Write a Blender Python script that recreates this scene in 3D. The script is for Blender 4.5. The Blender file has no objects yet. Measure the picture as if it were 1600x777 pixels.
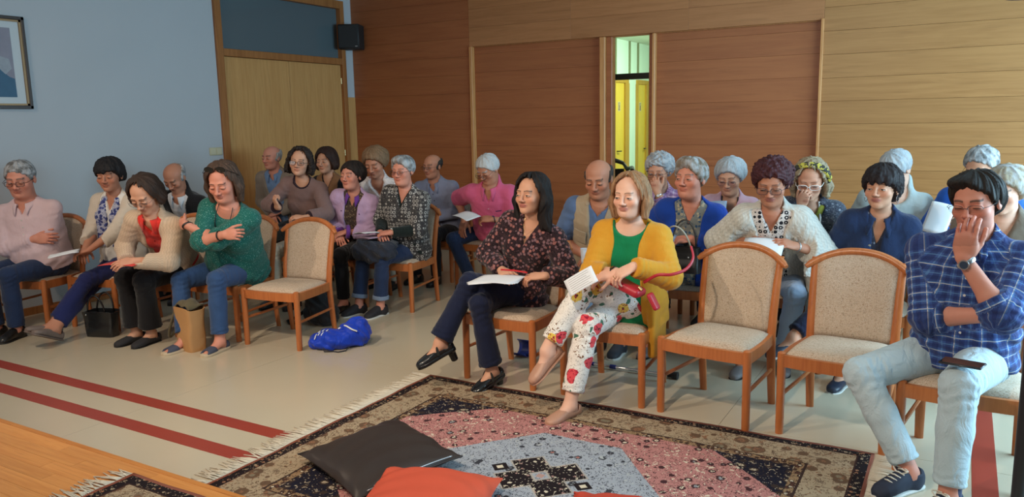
import bpy, bmesh, math, random
import numpy as np
import mathutils
SC = bpy.context.scene
# ------------------------------------------------------------------ camera, world, lights, exposure
def set_camera():
    cd = bpy.data.cameras.new('camera'); cam = bpy.data.objects.new('camera', cd); SC.collection.objects.link(cam)
    cd.sensor_fit = 'HORIZONTAL'; cd.sensor_width = 36; cd.lens = 1215.14 / 1600 * 36; cd.clip_start = .05
    r, u, f = (.8661, .49996, -.0208), (-.0633, .1505, .9866), (-.4935, .8544, -.1616)
    M = mathutils.Matrix((r, u, tuple(-q for q in f))).transposed().to_4x4(); cam.matrix_world = M; cam.location = (0, 0, 1.62); SC.camera = cam
set_camera()
SC.view_settings.view_transform = 'Standard'; SC.view_settings.look = 'None'; SC.view_settings.gamma = 1; SC.view_settings.use_curve_mapping = False
SC.view_settings.exposure = 0.0
WD = bpy.data.worlds.new('world'); SC.world = WD; WD.use_nodes = True
WD.node_tree.nodes['Background'].inputs[0].default_value = (.80, .90, 1.0, 1); WD.node_tree.nodes['Background'].inputs[1].default_value = .12
def area(name, loc, aim, power, size, col, sizey=None, spread=180):
    d = bpy.data.lights.new(name, 'AREA'); d.energy = power; d.color = col; d.shape = 'RECTANGLE' if sizey else 'DISK'; d.size = size; d.spread = math.radians(spread)
    if sizey: d.size_y = sizey
    o = bpy.data.objects.new(name, d); SC.collection.objects.link(o); o.location = loc; o.rotation_euler = (mathutils.Vector(aim) - mathutils.Vector(loc)).to_track_quat('-Z', 'Y').to_euler(); return o
area('daylight_right_window', (2.55, 5.3, 1.75), (-3.0, 5.3, .9), 370, 4.2, (.48, .79, 1.0), 1.7)          # tall windows in the right wall
area('daylight_front_window', (-3.2, -2.2, 2.2), (-3.6, 4.5, .8), 38, 3.4, (1.0, .93, .84), 1.8)              # the window side behind the stage
for i, (lx, pw) in enumerate(((-5.4, 14), (-3.4, 26), (-1.4, 22))):
    area('stage_ceiling_spot', (lx, 1.25, 3.05), (lx * .95 - .1, 4.1, .3), pw, .10, (1.0, .84, .66), spread=110)
area('corridor_tube_light', (-3.6, 12.8, 2.95), (-4.6, 13.2, .8), 120, 1.6, (.80, 1.0, .82), .6)
area('corridor_tube_light', (-3.3, 9.4, 2.95), (-3.6, 9.4, 0), 25, 1.2, (.80, 1.0, .82), .3)
# ------------------------------------------------------------------ shape kernel
def V(*a): return np.array(a, float)
def nrm(v):
    v = np.asarray(v, float); return v / (np.linalg.norm(v) + 1e-12)
def dot3(X, Y, Z, v): return X * v[0] + Y * v[1] + Z * v[2]

class Shape:
    """a solid gathered from smooth unions / cuts, sampled on a grid and skinned"""
    def __init__(s): s.ops = []
    def add(s, pr, k=.02): s.ops.append((0, pr, k)); return s
    def sub(s, pr, k=.006): s.ops.append((1, pr, k)); return s
    def cut(s, fn, k=.004): s.ops.append((2, (fn, None, None), k)); return s
    def warp(s, fn): s.ops.append((3, (fn, None, None), 0)); return s
    def bounds(s):
        lo = np.min([p[1] for o, p, k in s.ops if o == 0], 0); hi = np.max([p[2] for o, p, k in s.ops if o == 0], 0)
        return lo - .02, hi + .02
    def grid(s, lo, hi, h):
        n = np.ceil((hi - lo) / h).astype(int) + 1
        ax = [(lo[i] + h * np.arange(n[i])).astype(np.float32) for i in range(3)]
        F = np.full(n, .05, np.float32)
        for op, (fn, a, b), k in s.ops:
            if a is None: i0, i1 = np.zeros(3, int), n
            else:
                m = k + .035
                i0 = np.maximum(0, np.floor((a - m - lo) / h).astype(int)); i1 = np.minimum(n, np.ceil((b + m - lo) / h).astype(int) + 1)
                if np.any(i1 - i0 < 1): continue
            sl = tuple(slice(i0[i], i1[i]) for i in range(3))
            X = ax[0][sl[0]][:, None, None]; Y = ax[1][sl[1]][None, :, None]; Z = ax[2][sl[2]][None, None, :]
            d = fn(X, Y, Z); G = F[sl]
            if op == 0:
                q = np.maximum(k - np.abs(G - d), 0) / max(k, 1e-6); F[sl] = np.minimum(G, d) - q * q * (k * .25)
            elif op == 3: F[sl] = G + d
            else:
                if op == 1: d = -d
                q = np.maximum(k - np.abs(G - d), 0) / max(k, 1e-6); F[sl] = np.maximum(G, d) + q * q * (k * .25)
        return F
    def skin(s, h, fine=()):
        """fine: (lo, hi, h) boxes sampled more closely"""
        lo, hi = s.bounds(); vs, qs = [], []; nv = 0
        boxes = [(lo, hi, h)] + [(np.maximum(a, lo - .001), np.minimum(b, hi + .001), c) for a, b, c in fine]
        for bi, (a, b, c) in enumerate(boxes):
            if np.any(b - a < 2 * c): continue
            v, q = surfnet(s.grid(a, b, c), a, c)
            if bi == 0 and len(fine):
                ins = np.zeros(len(v), bool)
                for fa, fb, fc in boxes[1:]: ins |= np.all((v > fa + 1.0 * fc) & (v < fb - 1.0 * fc - .0), 1)
                q = q[~np.all(ins[q], 1)]
            vs.append(v); qs.append(q + nv); nv += len(v)
        v = np.concatenate(vs); q = np.concatenate(qs)
        used = np.unique(q); mp = np.full(len(v), -1); mp[used] = np.arange(len(used))
        return v[used], mp[q]

_C = [(0,0,0),(1,0,0),(0,1,0),(1,1,0),(0,0,1),(1,0,1),(0,1,1),(1,1,1)]
_E = [(0,1),(2,3),(4,5),(6,7),(0,2),(1,3),(4,6),(5,7),(0,4),(1,5),(2,6),(3,7)]
def surfnet(F, lo, h):
    n = np.array(F.shape); S = F < 0
    cnt = np.zeros(n - 1, np.int8)
    for c in _C: cnt += S[c[0]:n[0]-1+c[0], c[1]:n[1]-1+c[1], c[2]:n[2]-1+c[2]]
    I = np.argwhere((cnt > 0) & (cnt < 8))
    if len(I) == 0: return np.zeros((0, 3)), np.zeros((0, 4), int)
    ids = np.full(n - 1, -1, np.int32); ids[I[:, 0], I[:, 1], I[:, 2]] = np.arange(len(I))
    f = [F[I[:, 0]+c[0], I[:, 1]+c[1], I[:, 2]+c[2]] for c in _C]
    P = np.zeros((len(I), 3)); N = np.zeros(len(I))
    for a, b in _E:
        m = (f[a] < 0) != (f[b] < 0); t = np.where(m, f[a] / np.where(m, f[a] - f[b], 1), 0)
        ca, cb = np.array(_C[a]), np.array(_C[b])
        P += np.where(m[:, None], ca + t[:, None] * (cb - ca), 0); N += m
    v = lo + h * (I + P / N[:, None])
    Q = []
    for ax in range(3):
        u, w = [(1, 2), (2, 0), (0, 1)][ax]
        a = [slice(None)] * 3; b = [slice(None)] * 3
        a[ax] = slice(0, n[ax]-1); b[ax] = slice(1, n[ax])
        for o in (u, w): a[o] = slice(1, n[o]-1); b[o] = slice(1, n[o]-1)
        sa, sb = S[tuple(a)], S[tuple(b)]
        J = np.argwhere(sa != sb)
        if len(J) == 0: continue
        flip = sa[J[:, 0], J[:, 1], J[:, 2]]
        J = J.copy(); J[:, u] += 1; J[:, w] += 1
        def at(du, dw):
            K = J.copy(); K[:, u] += du; K[:, w] += dw; return ids[K[:, 0], K[:, 1], K[:, 2]]
        q = np.stack([at(-1, -1), at(0, -1), at(0, 0), at(-1, 0)], 1)
        q[~flip] = q[~flip][:, ::-1]; Q.append(q)
    return v, np.concatenate(Q) if Q else np.zeros((0, 4), int)

def cone(a, b, ra, rb, f0=False, f1=False, fold=None, sq=None):
    """tapered limb from a to b; f0/f1 end flat; fold=(amp, where, width, wavelength); sq=(axis, factor) flattens"""
    a, b = np.asarray(a, float), np.asarray(b, float); d = b - a; L = np.linalg.norm(d) + 1e-9; d = d / L
    def fn(X, Y, Z):
        x, y, z = X - a[0], Y - a[1], Z - a[2]
        s = dot3(x, y, z, d)
        t = s / L if (f0 and f1) else (np.minimum(s / L, 1) if f0 else (np.maximum(s / L, 0) if f1 else np.clip(s / L, 0, 1)))
        x, y, z = x - d[0] * t * L, y - d[1] * t * L, z - d[2] * t * L
        if sq is not None:
            e = dot3(x, y, z, sq[0]) * (1 / sq[1] - 1); x, y, z = x + e * sq[0][0], y + e * sq[0][1], z + e * sq[0][2]
        r = ra + (rb - ra) * np.clip(t, 0, 1)
        q = np.sqrt(x * x + y * y + z * z) - r
        if fold is not None:
            for am, wh, wd, wl in (fold if isinstance(fold, list) else [fold]):
                q = q + am * np.sin(s * (6.283 / wl) + 2.2 * np.sin(34 * x + 21 * z) + 2.2 * np.sin(38 * y - 17 * z + 9 * s)) * np.exp(-((s - wh) / wd) ** 2)
        if f0: q = np.maximum(q, -s)
        if f1: q = np.maximum(q, s - L)
        return q
    R = max(ra, rb); return fn, np.minimum(a, b) - R, np.maximum(a, b) + R

def ell(c, r, B=None):
    """ellipsoid; B rows are its axes"""
    c = np.asarray(c, float); r = np.broadcast_to(np.asarray(r, float), (3,)); m = float(min(r))
    def fn(X, Y, Z):
        x, y, z = X - c[0], Y - c[1], Z - c[2]
        if B is not None: x, y, z = dot3(x, y, z, B[0]), dot3(x, y, z, B[1]), dot3(x, y, z, B[2])
        k0 = np.sqrt((x / r[0]) ** 2 + (y / r[1]) ** 2 + (z / r[2]) ** 2)
        k1 = np.sqrt((x / r[0] ** 2) ** 2 + (y / r[1] ** 2) ** 2 + (z / r[2] ** 2) ** 2)
        return k0 * (k0 - 1) / (k1 + 1e-6)
    R = float(max(r)) if B is not None else r
    if B is not None: R = np.sqrt(((np.asarray(B) * r[:, None]) ** 2).sum(0))
    return fn, c - R, c + R

def slab(c, r, B, rnd=.01):
    """rounded box"""
    c = np.asarray(c, float); r = np.asarray(r, float); B = np.asarray(B)
    def fn(X, Y, Z):
        x, y, z = X - c[0], Y - c[1], Z - c[2]
        q = [np.abs(dot3(x, y, z, B[i])) - r[i] + rnd for i in range(3)]
        return np.sqrt(sum(np.maximum(e, 0) ** 2 for e in q)) + np.minimum(np.maximum(np.maximum(q[0], q[1]), q[2]), 0) - rnd
    R = np.sqrt(((B * r[:, None]) ** 2).sum(0)); return fn, c - R, c + R

def loft(P, u, l, f, L, kn, rx, ry, off, t0, t1, p=2.3, infl=0., fold=0., seed=0):
    """body of changing oval section along u from P (length L); off = forward offset per knot"""
    kn, rx, ry, off = [np.asarray(q, float) for q in (kn, rx, ry, off)]
    def fn(X, Y, Z):
        x, y, z = X - P[0], Y - P[1], Z - P[2]
        w = dot3(x, y, z, u); t = np.clip(w / L, t0, t1)
        tr = t.astype(np.float32)
        a = np.interp(tr, kn, rx).astype(np.float32) + infl; b = np.interp(tr, kn, ry).astype(np.float32) + infl
        X1 = dot3(x, y, z, l); Y1 = dot3(x, y, z, f) - np.interp(tr, kn, off).astype(np.float32)
        q = ((np.abs(X1) / a) ** p + (np.abs(Y1) / b) ** p) ** (1 / p)
        d = (q - 1) * np.minimum(a, b)
        if fold: d = d + fold * (np.sin(38 * w + 22 * np.abs(X1) + 9 * np.sin(9 * X1 + seed)) * np.clip(1.3 - 2.2 * tr, 0, 1) + .6 * np.sin(60 * X1 + 10 * np.sin(11 * w + seed) + seed) * np.clip(1.1 - tr, 0, 1))
        return np.maximum(d, np.maximum(w - t1 * L, t0 * L - w))
    R = max(rx.max(), ry.max()) + infl + np.abs(off).max() * .5
    A, B_ = P + u * L * t0, P + u * L * t1
    return fn, np.minimum(A, B_) - R, np.maximum(A, B_) + R

# ------------------------------------------------------------------ objects
COL = bpy.context.scene.collection
def link(name, me, parent=None, loc=None):
    o = bpy.data.objects.new(name, me); COL.objects.link(o)
    if parent is not None: o.parent = parent
    if loc is not None: o.location = loc
    return o
def mesh(name, v, faces, m, smooth=True, col=None, uvw=None):
    me = bpy.data.meshes.new(name); v = np.asarray(v, np.float32)
    if isinstance(faces, np.ndarray) and faces.ndim == 2:
        k = faces.shape[1]; me.vertices.add(len(v)); me.vertices.foreach_set('co', v.ravel())
        me.loops.add(faces.size); me.loops.foreach_set('vertex_index', faces.astype(np.int32).ravel())
        me.polygons.add(len(faces)); me.polygons.foreach_set('loop_start', np.arange(0, faces.size, k, dtype=np.int32))
        me.update(calc_edges=True)
    else: me.from_pydata(v.tolist(), [], [list(map(int, f)) for f in faces]); me.update()
    if smooth: me.polygons.foreach_set('use_smooth', np.ones(len(me.polygons), bool))
    if col is not None:
        a = me.color_attributes.new('Col', 'FLOAT_COLOR', 'POINT'); c = np.ones((len(v), 4), np.float32); c[:, :3] = col; a.data.foreach_set('color', c.ravel())
    if uvw is not None:
        a = me.attributes.new('uvw', 'FLOAT_VECTOR', 'POINT'); a.data.foreach_set('vector', np.asarray(uvw, np.float32).ravel())
    if m is not None: me.materials.append(m)
    return me
class MB:
    """gathers boxes, tubes and patches into ONE mesh"""
    def __init__(s): s.v = []; s.f = []
    def put(s, v, f):
        o = len(s.v); s.v += [tuple(map(float, q)) for q in v]; s.f += [tuple(int(i) + o for i in q) for q in f]; return s
    def box(s, x0, x1, y0, y1, z0, z1, bev=0):
        if bev <= 0:
            v = [(x, y, z) for z in (z0, z1) for y in (y0, y1) for x in (x0, x1)]
            return s.put(v, [(0,2,3,1),(4,5,7,6),(0,1,5,4),(2,6,7,3),(0,4,6,2),(1,3,7,5)])
        b = bmesh.new(); bmesh.ops.create_cube(b, size=1)
        for q in b.verts: q.co = ((x0+x1)/2 + q.co.x*(x1-x0), (y0+y1)/2 + q.co.y*(y1-y0), (z0+z1)/2 + q.co.z*(z1-z0))
        bmesh.ops.bevel(b, geom=list(b.edges), offset=bev, segments=1, profile=.5, affect='EDGES')
        b.verts.index_update(); s.put([q.co[:] for q in b.verts], [[q.index for q in fc.verts] for fc in b.faces]); b.free(); return s
    def tube(s, pts, r, n=8, closed=False, sx=1., up=None):
        pts = [np.asarray(q, float) for q in pts]; k = len(pts); r = np.broadcast_to(r, (k,)) if np.ndim(r) < 2 else r
        rings = []; prev = None
        for i, q in enumerate(pts):
            d = nrm(pts[(i+1) % k] - pts[i-1]) if closed else nrm(pts[min(i+1, k-1)] - pts[max(i-1, 0)])
            if up is not None: a = nrm(np.cross(d, up))
            elif prev is None: a = nrm(np.cross(d, V(0, 0, 1) if abs(d[2]) < .9 else V(1, 0, 0)))
            else: a = nrm(prev - d * (prev @ d))
            prev = a; b = np.cross(d, a)
            rings.append([q + r[i] * (a * math.cos(t) * sx + b * math.sin(t)) for t in np.arange(n) * 2 * math.pi / n])
        v = [x for R in rings for x in R]; f = []
        for i in range(k if closed else k - 1):
            for j in range(n):
                a, b = i * n, ((i + 1) % k) * n; f.append((a + j, a + (j+1) % n, b + (j+1) % n, b + j))
        if not closed: f += [tuple(range(n))[::-1], tuple((k-1) * n + j for j in range(n))]
        return s.put(v, f)
    def lathe(s, prof, n=20, c=(0, 0, 0)):
        v = [(c[0] + r * math.cos(t), c[1] + r * math.sin(t), c[2] + z) for r, z in prof for t in np.arange(n) * 2 * math.pi / n]; f = []
        for i in range(len(prof) - 1):
            for j in range(n): f.append((i*n + j, i*n + (j+1) % n, (i+1)*n + (j+1) % n, (i+1)*n + j))
        f += [tuple(range(n))[::-1], tuple((len(prof)-1)*n + j for j in range(n))]
        return s.put(v, f)
    def sheet(s, G, th=0., close=True):
        """grid of points (rows x cols) given a thickness along its normals"""
        G = np.asarray(G, float); R, C = G.shape[:2]
        du = np.gradient(G, axis=0); dv = np.gradient(G, axis=1); N = np.cross(du, dv); N /= np.linalg.norm(N, axis=2, keepdims=True) + 1e-12
        A, B = G + N * th / 2, G - N * th / 2; v = list(A.reshape(-1, 3)) + list(B.reshape(-1, 3)); o = R * C; f = []
        for i in range(R - 1):
            for j in range(C - 1):
                a = i * C + j; f += [(a, a + C, a + C + 1, a + 1), (o + a, o + a + 1, o + a + C + 1, o + a + C)]
        e = [j for j in range(C)] + [i * C + C - 1 for i in range(1, R)] + [(R-1) * C + j for j in range(C - 2, -1, -1)] + [i * C for i in range(R - 2, 0, -1)]
        for q in range(len(e)):
            a, b = e[q], e[(q+1) % len(e)]; f.append((a, b, o + b, o + a))
        return s.put(v, f)
    def build(s, name, m, parent=None, smooth=False, loc=None):
        me = mesh(name, s.v, s.f, m, smooth)
        if smooth == 'auto':
            me.polygons.foreach_set('use_smooth', np.ones(len(me.polygons), bool)); me.set_sharp_from_angle(angle=.7)
        return link(name, me, parent, loc)
def tag(o, label, cat, group=None, kind=None):
    if label: o['label'] = label
    if cat: o['category'] = cat
    if group: o['group'] = group
    if kind: o['kind'] = kind
    return o
def empty(name, loc, rz=0):
    o = bpy.data.objects.new(name, None); COL.objects.link(o); o.location = loc; o.rotation_euler = (0, 0, rz); o.empty_display_size = .1; return o
def copy_tree(o, parent=None):
    c = o.copy(); COL.objects.link(c)
    if parent is not None: c.parent = parent
    for ch in o.children: copy_tree(ch, c)
    return c

# ------------------------------------------------------------------ materials
class NT:
    def __init__(s, m): s.t = m.node_tree; s.n = s.t.nodes
    def node(s, ty, **kw):
        q = s.n.new(ty)
        for k, v in kw.items():
            if k.startswith('i_'):
                key = k[2:].replace('_', ' '); s.set(q.inputs[int(key)] if key.isdigit() else q.inputs[key], v)
            else: setattr(q, k, v)
        return q
    def set(s, inp, v):
        if isinstance(v, bpy.types.NodeSocket): s.t.links.new(v, inp)
        elif hasattr(inp.default_value, '__len__'):
            n = len(inp.default_value); inp.default_value = (tuple(v) + (1,) * 4)[:n] if hasattr(v, '__len__') else (v,) * n
        else: inp.default_value = v
    def math(s, op, a, b=0., c=0.):
        q = s.node('ShaderNodeMath', operation=op); s.set(q.inputs[0], a); s.set(q.inputs[1], b); s.set(q.inputs[2], c); return q.outputs[0]
    def mix(s, f, a, b, bt='MIX'):
        q = s.node('ShaderNodeMix', data_type='RGBA', blend_type=bt); s.set(q.inputs[0], f); s.set(q.inputs[6], a); s.set(q.inputs[7], b); return q.outputs[2]
    def ramp(s, f, st, interp='LINEAR'):
        q = s.node('ShaderNodeValToRGB'); s.set(q.inputs[0], f); e = q.color_ramp; e.interpolation = interp
        while len(e.elements) > 1: e.elements.remove(e.elements[-1])
        for i, (p, c) in enumerate(st):
            el = e.elements[0] if i == 0 else e.elements.new(p); el.position = p; el.color = tuple(c) + (1,) if len(c) == 3 else c
        return q.outputs[0]
    def noise(s, vec, sc, det=3., dist=0.): 
        q = s.node('ShaderNodeTexNoise', i_Scale=sc, i_Detail=det, i_Distortion=dist); s.set(q.inputs['Vector'], vec); return q.outputs['Fac']
    def voro(s, vec, sc, feat='F1', rnd=1., out='Distance'):
        q = s.node('ShaderNodeTexVoronoi', feature=feat, i_Scale=sc, i_Randomness=rnd); s.set(q.inputs['Vector'], vec); return q.outputs[out]
    def mapping(s, vec, sc=(1, 1, 1), rot=(0, 0, 0), loc=(0, 0, 0)):
        q = s.node('ShaderNodeMapping'); s.set(q.inputs[0], vec); s.set(q.inputs[1], loc); s.set(q.inputs[2], rot); s.set(q.inputs[3], sc); return q.outputs[0]
    def sep(s, vec): 
        q = s.node('ShaderNodeSeparateXYZ'); s.set(q.inputs[0], vec); return q.outputs
    def comb(s, x, y, z=0.):
        q = s.node('ShaderNodeCombineXYZ'); s.set(q.inputs[0], x); s.set(q.inputs[1], y); s.set(q.inputs[2], z); return q.outputs[0]
    def obj(s): return s.node('ShaderNodeTexCoord').outputs['Object']
    def attr(s, a, o='Vector'): return s.node('ShaderNodeAttribute', attribute_name=a).outputs[o]
def srgb(r, g, b):
    return tuple((c / 12.92 if c <= .04045 else ((c + .055) / 1.055) ** 2.4) for c in (r / 255, g / 255, b / 255))
MATS = {}
def mat(name, col=(.5, .5, .5), rough=.8, var=.0, vsc=6., bump=0., bsc=60., pat=None, metal=0., spec=.5, sheen=0., alpha=None, trans=0., sss=0., emit=None, coat=0., bdist=.002):
    if name in MATS: return MATS[name]
    m = bpy.data.materials.new(name); m.use_nodes = True; t = NT(m); b = t.n['Principled BSDF']
    c = col if pat is None else pat(t)
    if var:
        f = t.noise(t.obj(), vsc, 4.); f = t.math('MULTIPLY_ADD', f, 2 * var, 1 - var)
        c = t.mix(1., c, t.comb(f, f, f), 'MULTIPLY')
    t.set(b.inputs['Base Color'], c); t.set(b.inputs['Roughness'], rough); t.set(b.inputs['Metallic'], metal); t.set(b.inputs['Specular IOR Level'], spec)
    if sheen: t.set(b.inputs['Sheen Weight'], sheen)
    if coat: t.set(b.inputs['Coat Weight'], coat); t.set(b.inputs['Coat Roughness'], .15)
    if trans: t.set(b.inputs['Transmission Weight'], trans)
    if sss: t.set(b.inputs['Subsurface Weight'], sss); t.set(b.inputs['Subsurface Radius'], (.02, .008, .005)); t.set(b.inputs['Subsurface Scale'], .4)
    if emit: t.set(b.inputs['Emission Color'], emit[0]); t.set(b.inputs['Emission Strength'], emit[1])
    if bump:
        q = t.node('ShaderNodeBump', i_Strength=bump, i_Distance=bdist); t.set(q.inputs['Height'], t.noise(t.obj(), bsc, 3.)); t.set(b.inputs['Normal'], q.outputs[0])
    MATS[name] = m; return m
def fabric(name, col, var=.12, wr=.35, rough=.9, pat=None, weave=220., sheen=.15, wsc=14.):
    """cloth: soft wrinkles plus a weave"""
    if name in MATS: return MATS[name]
    m = mat(name, col, rough, var, 9., pat=pat, spec=.2, sheen=sheen); t = NT(m); b = t.n['Principled BSDF']
    w = t.noise(t.mapping(t.obj(), (1, 1, .55)), wsc, 3., 1.2); v = t.noise(t.obj(), weave, 1.)
    h = t.math('MULTIPLY_ADD', w, 1., t.math('MULTIPLY', v, .06))
    q = t.node('ShaderNodeBump', i_Strength=wr, i_Distance=.02); t.set(q.inputs['Height'], h); t.set(b.inputs['Normal'], q.outputs[0])
    return m
def spline(P, n=6):
    P = [np.asarray(q, float) for q in P]; P = [2 * P[0] - P[1]] + P + [2 * P[-1] - P[-2]]; out = []
    for i in range(1, len(P) - 2):
        for t in np.arange(n) / n: a, b, c, d = P[i-1:i+3]; out.append(.5 * (2 * b + (c - a) * t + (2 * a - 5 * b + 4 * c - d) * t * t + (3 * b - a - 3 * c + d) * t ** 3))
    return out + [P[-2]]
# ------------------------------------------------------------------ people
def ik(a, c, l1, l2, pole):
    d = c - a; D = np.linalg.norm(d)
    if D > (l1 + l2) * .998: d = d / D * (l1 + l2) * .998; c = a + d; D = np.linalg.norm(d)
    D = max(D, abs(l1 - l2) + .02); e = nrm(d); x = (l1 * l1 - l2 * l2 + D * D) / (2 * D); y = math.sqrt(max(l1 * l1 - x * x, 0))
    p = np.asarray(pole, float); p = nrm(p - e * (p @ e)); return a + e * x + p * y, c
def rot_about(v, ax, a):
    ax = nrm(ax); return v * math.cos(a) + np.cross(ax, v) * math.sin(a) + ax * (ax @ v) * (1 - math.cos(a))
def frame(yaw, pitch=0, roll=0):
    y, p, r = [math.radians(q) for q in (yaw, pitch, roll)]
    f = V(math.sin(y) * math.cos(p), -math.cos(y) * math.cos(p), -math.sin(p)); l = V(math.cos(y), math.sin(y), 0); u = np.cross(f, l)
    return np.array([rot_about(l, f, r), f, rot_about(u, f, r)])
KN = [-.16, 0, .14, .32, .5, .68, .82, .92, 1.0]
PROF = dict(f=([.190, .185, .170, .150, .146, .152, .148, .120, .058], [.118, .125, .125, .114, .106, .110, .102, .082, .052]),
            m=([.178, .176, .168, .163, .168, .178, .180, .148, .062], [.118, .124, .126, .120, .118, .122, .114, .090, .058]))
SKIN = dict(fair=srgb(226, 178, 154), mid=srgb(205, 152, 124), tan=srgb(184, 126, 100), ruddy=srgb(208, 140, 118))

class Person:
    def __init__(s, name, label, H, hip, yaw=0, pitch=0, roll=0, th=0, ts=None, hs=1., sex='f', fat=0., skin='mid', res=1, slouch=.02, bs=1.,
                 R=None, L=None, legR=None, legL=None, age=0., bust=None, seat=.44, lip=None, brow=(.06, .04, .03), beard=0, feet='shoe', heel=0., group=None, sw=None, neck=0., hw=1.10):
        s.hw = hw
        s.name, s.sex, s.hs, s.bs, s.res, s.fat = name, sex, hs, bs, res, fat
        s.H = V(*H); s.B = frame(yaw, pitch, roll); s.hl, s.hf, s.hu = s.B
        ts = th if ts is None else ts; s.Bh = frame(th); s.P = V(hip[0], hip[1], seat + .09 * bs)
        fs = frame(ts)[1]
        s.N = s.H + V(0, 0, -.162) * hs - fs * (.038 + neck) * hs - s.hf * .0
        s.u = nrm(s.N - s.P); s.L = np.linalg.norm(s.N - s.P); l = frame(ts)[0]; s.l = nrm(l - s.u * (l @ s.u)); s.f = np.cross(s.l, s.u)
        if s.f @ fs < 0: s.f = -s.f
        rx, ry = [np.array(q) * bs for q in PROF[sex]]; w = np.array([.9, 1, 1.2, 1.25, 1, .6, .4, .2, .1]); s.rx = rx + fat * w * .045; s.ry = ry + fat * w * .06
        s.off = np.array([0, .005, .012, .012, .006, .002, 0, -.006, -.004]) + fat * np.array([.01, .02, .045, .05, .03, .01, 0, 0, 0]) - slouch * np.sin(np.pi * np.clip(KN, 0, 1))
        s.sw = (sw if sw else (.153 if sex == 'f' else .178)) * bs
        sh = s.N - s.u * .070 * bs
        s.S = {'R': sh - s.l * s.sw, 'L': sh + s.l * s.sw}
        s.arm = {}; s.leg = {}
        for k, sg, sp in (('R', -1, R), ('L', 1, L)):
            sp = dict(sp or {}); w = sp.get('w', (sg * .11, .27, .06))
            W = V(*w[1:]) if w[0] == 'w' else s.P + s.Bh[0] * w[0] + s.Bh[1] * w[1] + V(0, 0, 1) * w[2]
            po = sp.get('pole', (sg * .6, -.5, -1.)); po = s.l * po[0] + s.f * po[1] + V(0, 0, po[2])
            E, W = ik(s.S[k], W, .285 * bs if sex == 'm' else .265 * bs, .25 * bs if sex == 'm' else .235 * bs, po)
            d = nrm(W - E)
            if 'd' in sp: d = nrm(s.Bh[0] * sp['d'][0] + s.Bh[1] * sp['d'][1] + V(0, 0, sp['d'][2]))
            n = sp.get('n', (0, -.1, -1)); n = s.Bh[0] * n[0] + s.Bh[1] * n[1] + V(0, 0, n[2]); n = nrm(n - d * (n @ d))
            s.arm[k] = dict(S=s.S[k], E=E, W=W, d=d, n=n, c=sp.get('curl', .35), sg=sg, sz=sp.get('sz', 1.) * (1.06 if sex == 'm' else .97) * bs, thumb=sp.get('thumb', .35), spread=sp.get('spread', .08), hide=sp.get('hide', False))
        for k, sg, sp in (('R', -1, legR), ('L', 1, legL)):
            sp = dict(sp or {}); a = sp.get('a', (sg * .12, .40, .085)); Hj = s.P + s.Bh[0] * sg * .085 * bs + V(0, 0, -.012)
            A = s.P + s.Bh[0] * a[0] + s.Bh[1] * a[1]; A[2] = a[2] + (heel if 'air' not in sp else 0)
            po = sp.get('pole', (sg * .1, .8, 1.)); po = s.Bh[0] * po[0] + s.Bh[1] * po[1] + V(0, 0, po[2])
            K, A = ik(Hj, A, .425 * bs, .415 * bs, po)
            ty = sp.get('toe', sg * 8); tp = sp.get('tip', 0); fr = frame(math.degrees(math.atan2(s.Bh[1][0], -s.Bh[1][1])) + ty, tp + (math.degrees(math.asin(min(heel / .17, .8))) if 'air' not in sp or sp.get('heeled') else 0), sp.get('roll', 0))
            s.leg[k] = dict(H=Hj, K=K, A=A, t=fr[1], s=fr[0], u=fr[2], air='air' in sp)
        s.age = age; s.skin = np.array(SKIN[skin] if isinstance(skin, str) else skin); s.lip = lip; s.brow = np.array(brow); s.beard = beard; s.feet = feet; s.bust = (.8 if sex == 'f' else 0) if bust is None else bust
        s.org = V(hip[0], hip[1], 0); s.root = None; s.make_body(label, group)
    # -- head coordinates
    def hp(s, c): return s.H + s.hs * (s.hl * c[0] * s.hw + s.hf * c[1] * 1.03 + s.hu * c[2])
    def hloc(s, v):
        q = (v - s.H) / s.hs; return np.stack([q @ s.hl / s.hw, q @ s.hf / 1.03, q @ s.hu], 1)
    def hell(s, c, r): return ell(s.hp(c), np.array(r) * s.hs * V(s.hw, 1.03, 1), s.B)
    def hcone(s, a, b, ra, rb): return cone(s.hp(a), s.hp(b), ra * s.hs, rb * s.hs)
    def hfn(s, g, c=(0, 0, 0), R=.22):
        def fn(X, Y, Z):
            x, y, z = X - s.H[0], Y - s.H[1], Z - s.H[2]; k = 1 / s.hs
            return s.hs * g(dot3(x, y, z, s.hl) * k / s.hw, dot3(x, y, z, s.hf) * k / 1.03, dot3(x, y, z, s.hu) * k)
        q = s.hp(c); return fn, q - R, q + R
    def part(s, name, v, q, m, parent=None, col=None, uvw=None):
        o = link(name, mesh(name, v - s.org, q, m, True, col, uvw), parent or s.root); return o
    def mbpart(s, mb, name, m, parent=None, smooth='auto'):
        mb.v = [tuple(np.array(q) - s.org) for q in mb.v]; return mb.build(name, m, parent or s.root, smooth)
    def torso(s, infl=0, t0=-.1, t1=1., fold=0., seed=0): return loft(s.P, s.u, s.l, s.f, s.L, KN, s.rx, s.ry, s.off, t0, t1, infl=infl, fold=fold, seed=seed)
    def surf(s, x, t, infl=0.):
        """point on the front of the chest at sideways x and height t"""
        a = np.interp(t, KN, s.rx) + infl; b = np.interp(t, KN, s.ry) + infl; y = b * max(0, 1 - abs(x / a) ** 2.3) ** (1 / 2.3) + np.interp(t, KN, s.off)
        if s.bust and .45 < t < .85: y += .022 * s.bust * math.exp(-((t - .64) / .1) ** 2) * math.exp(-((abs(x) - .07) / .06) ** 2)
        return s.P + s.u * t * s.L + s.l * x + s.f * y
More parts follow.
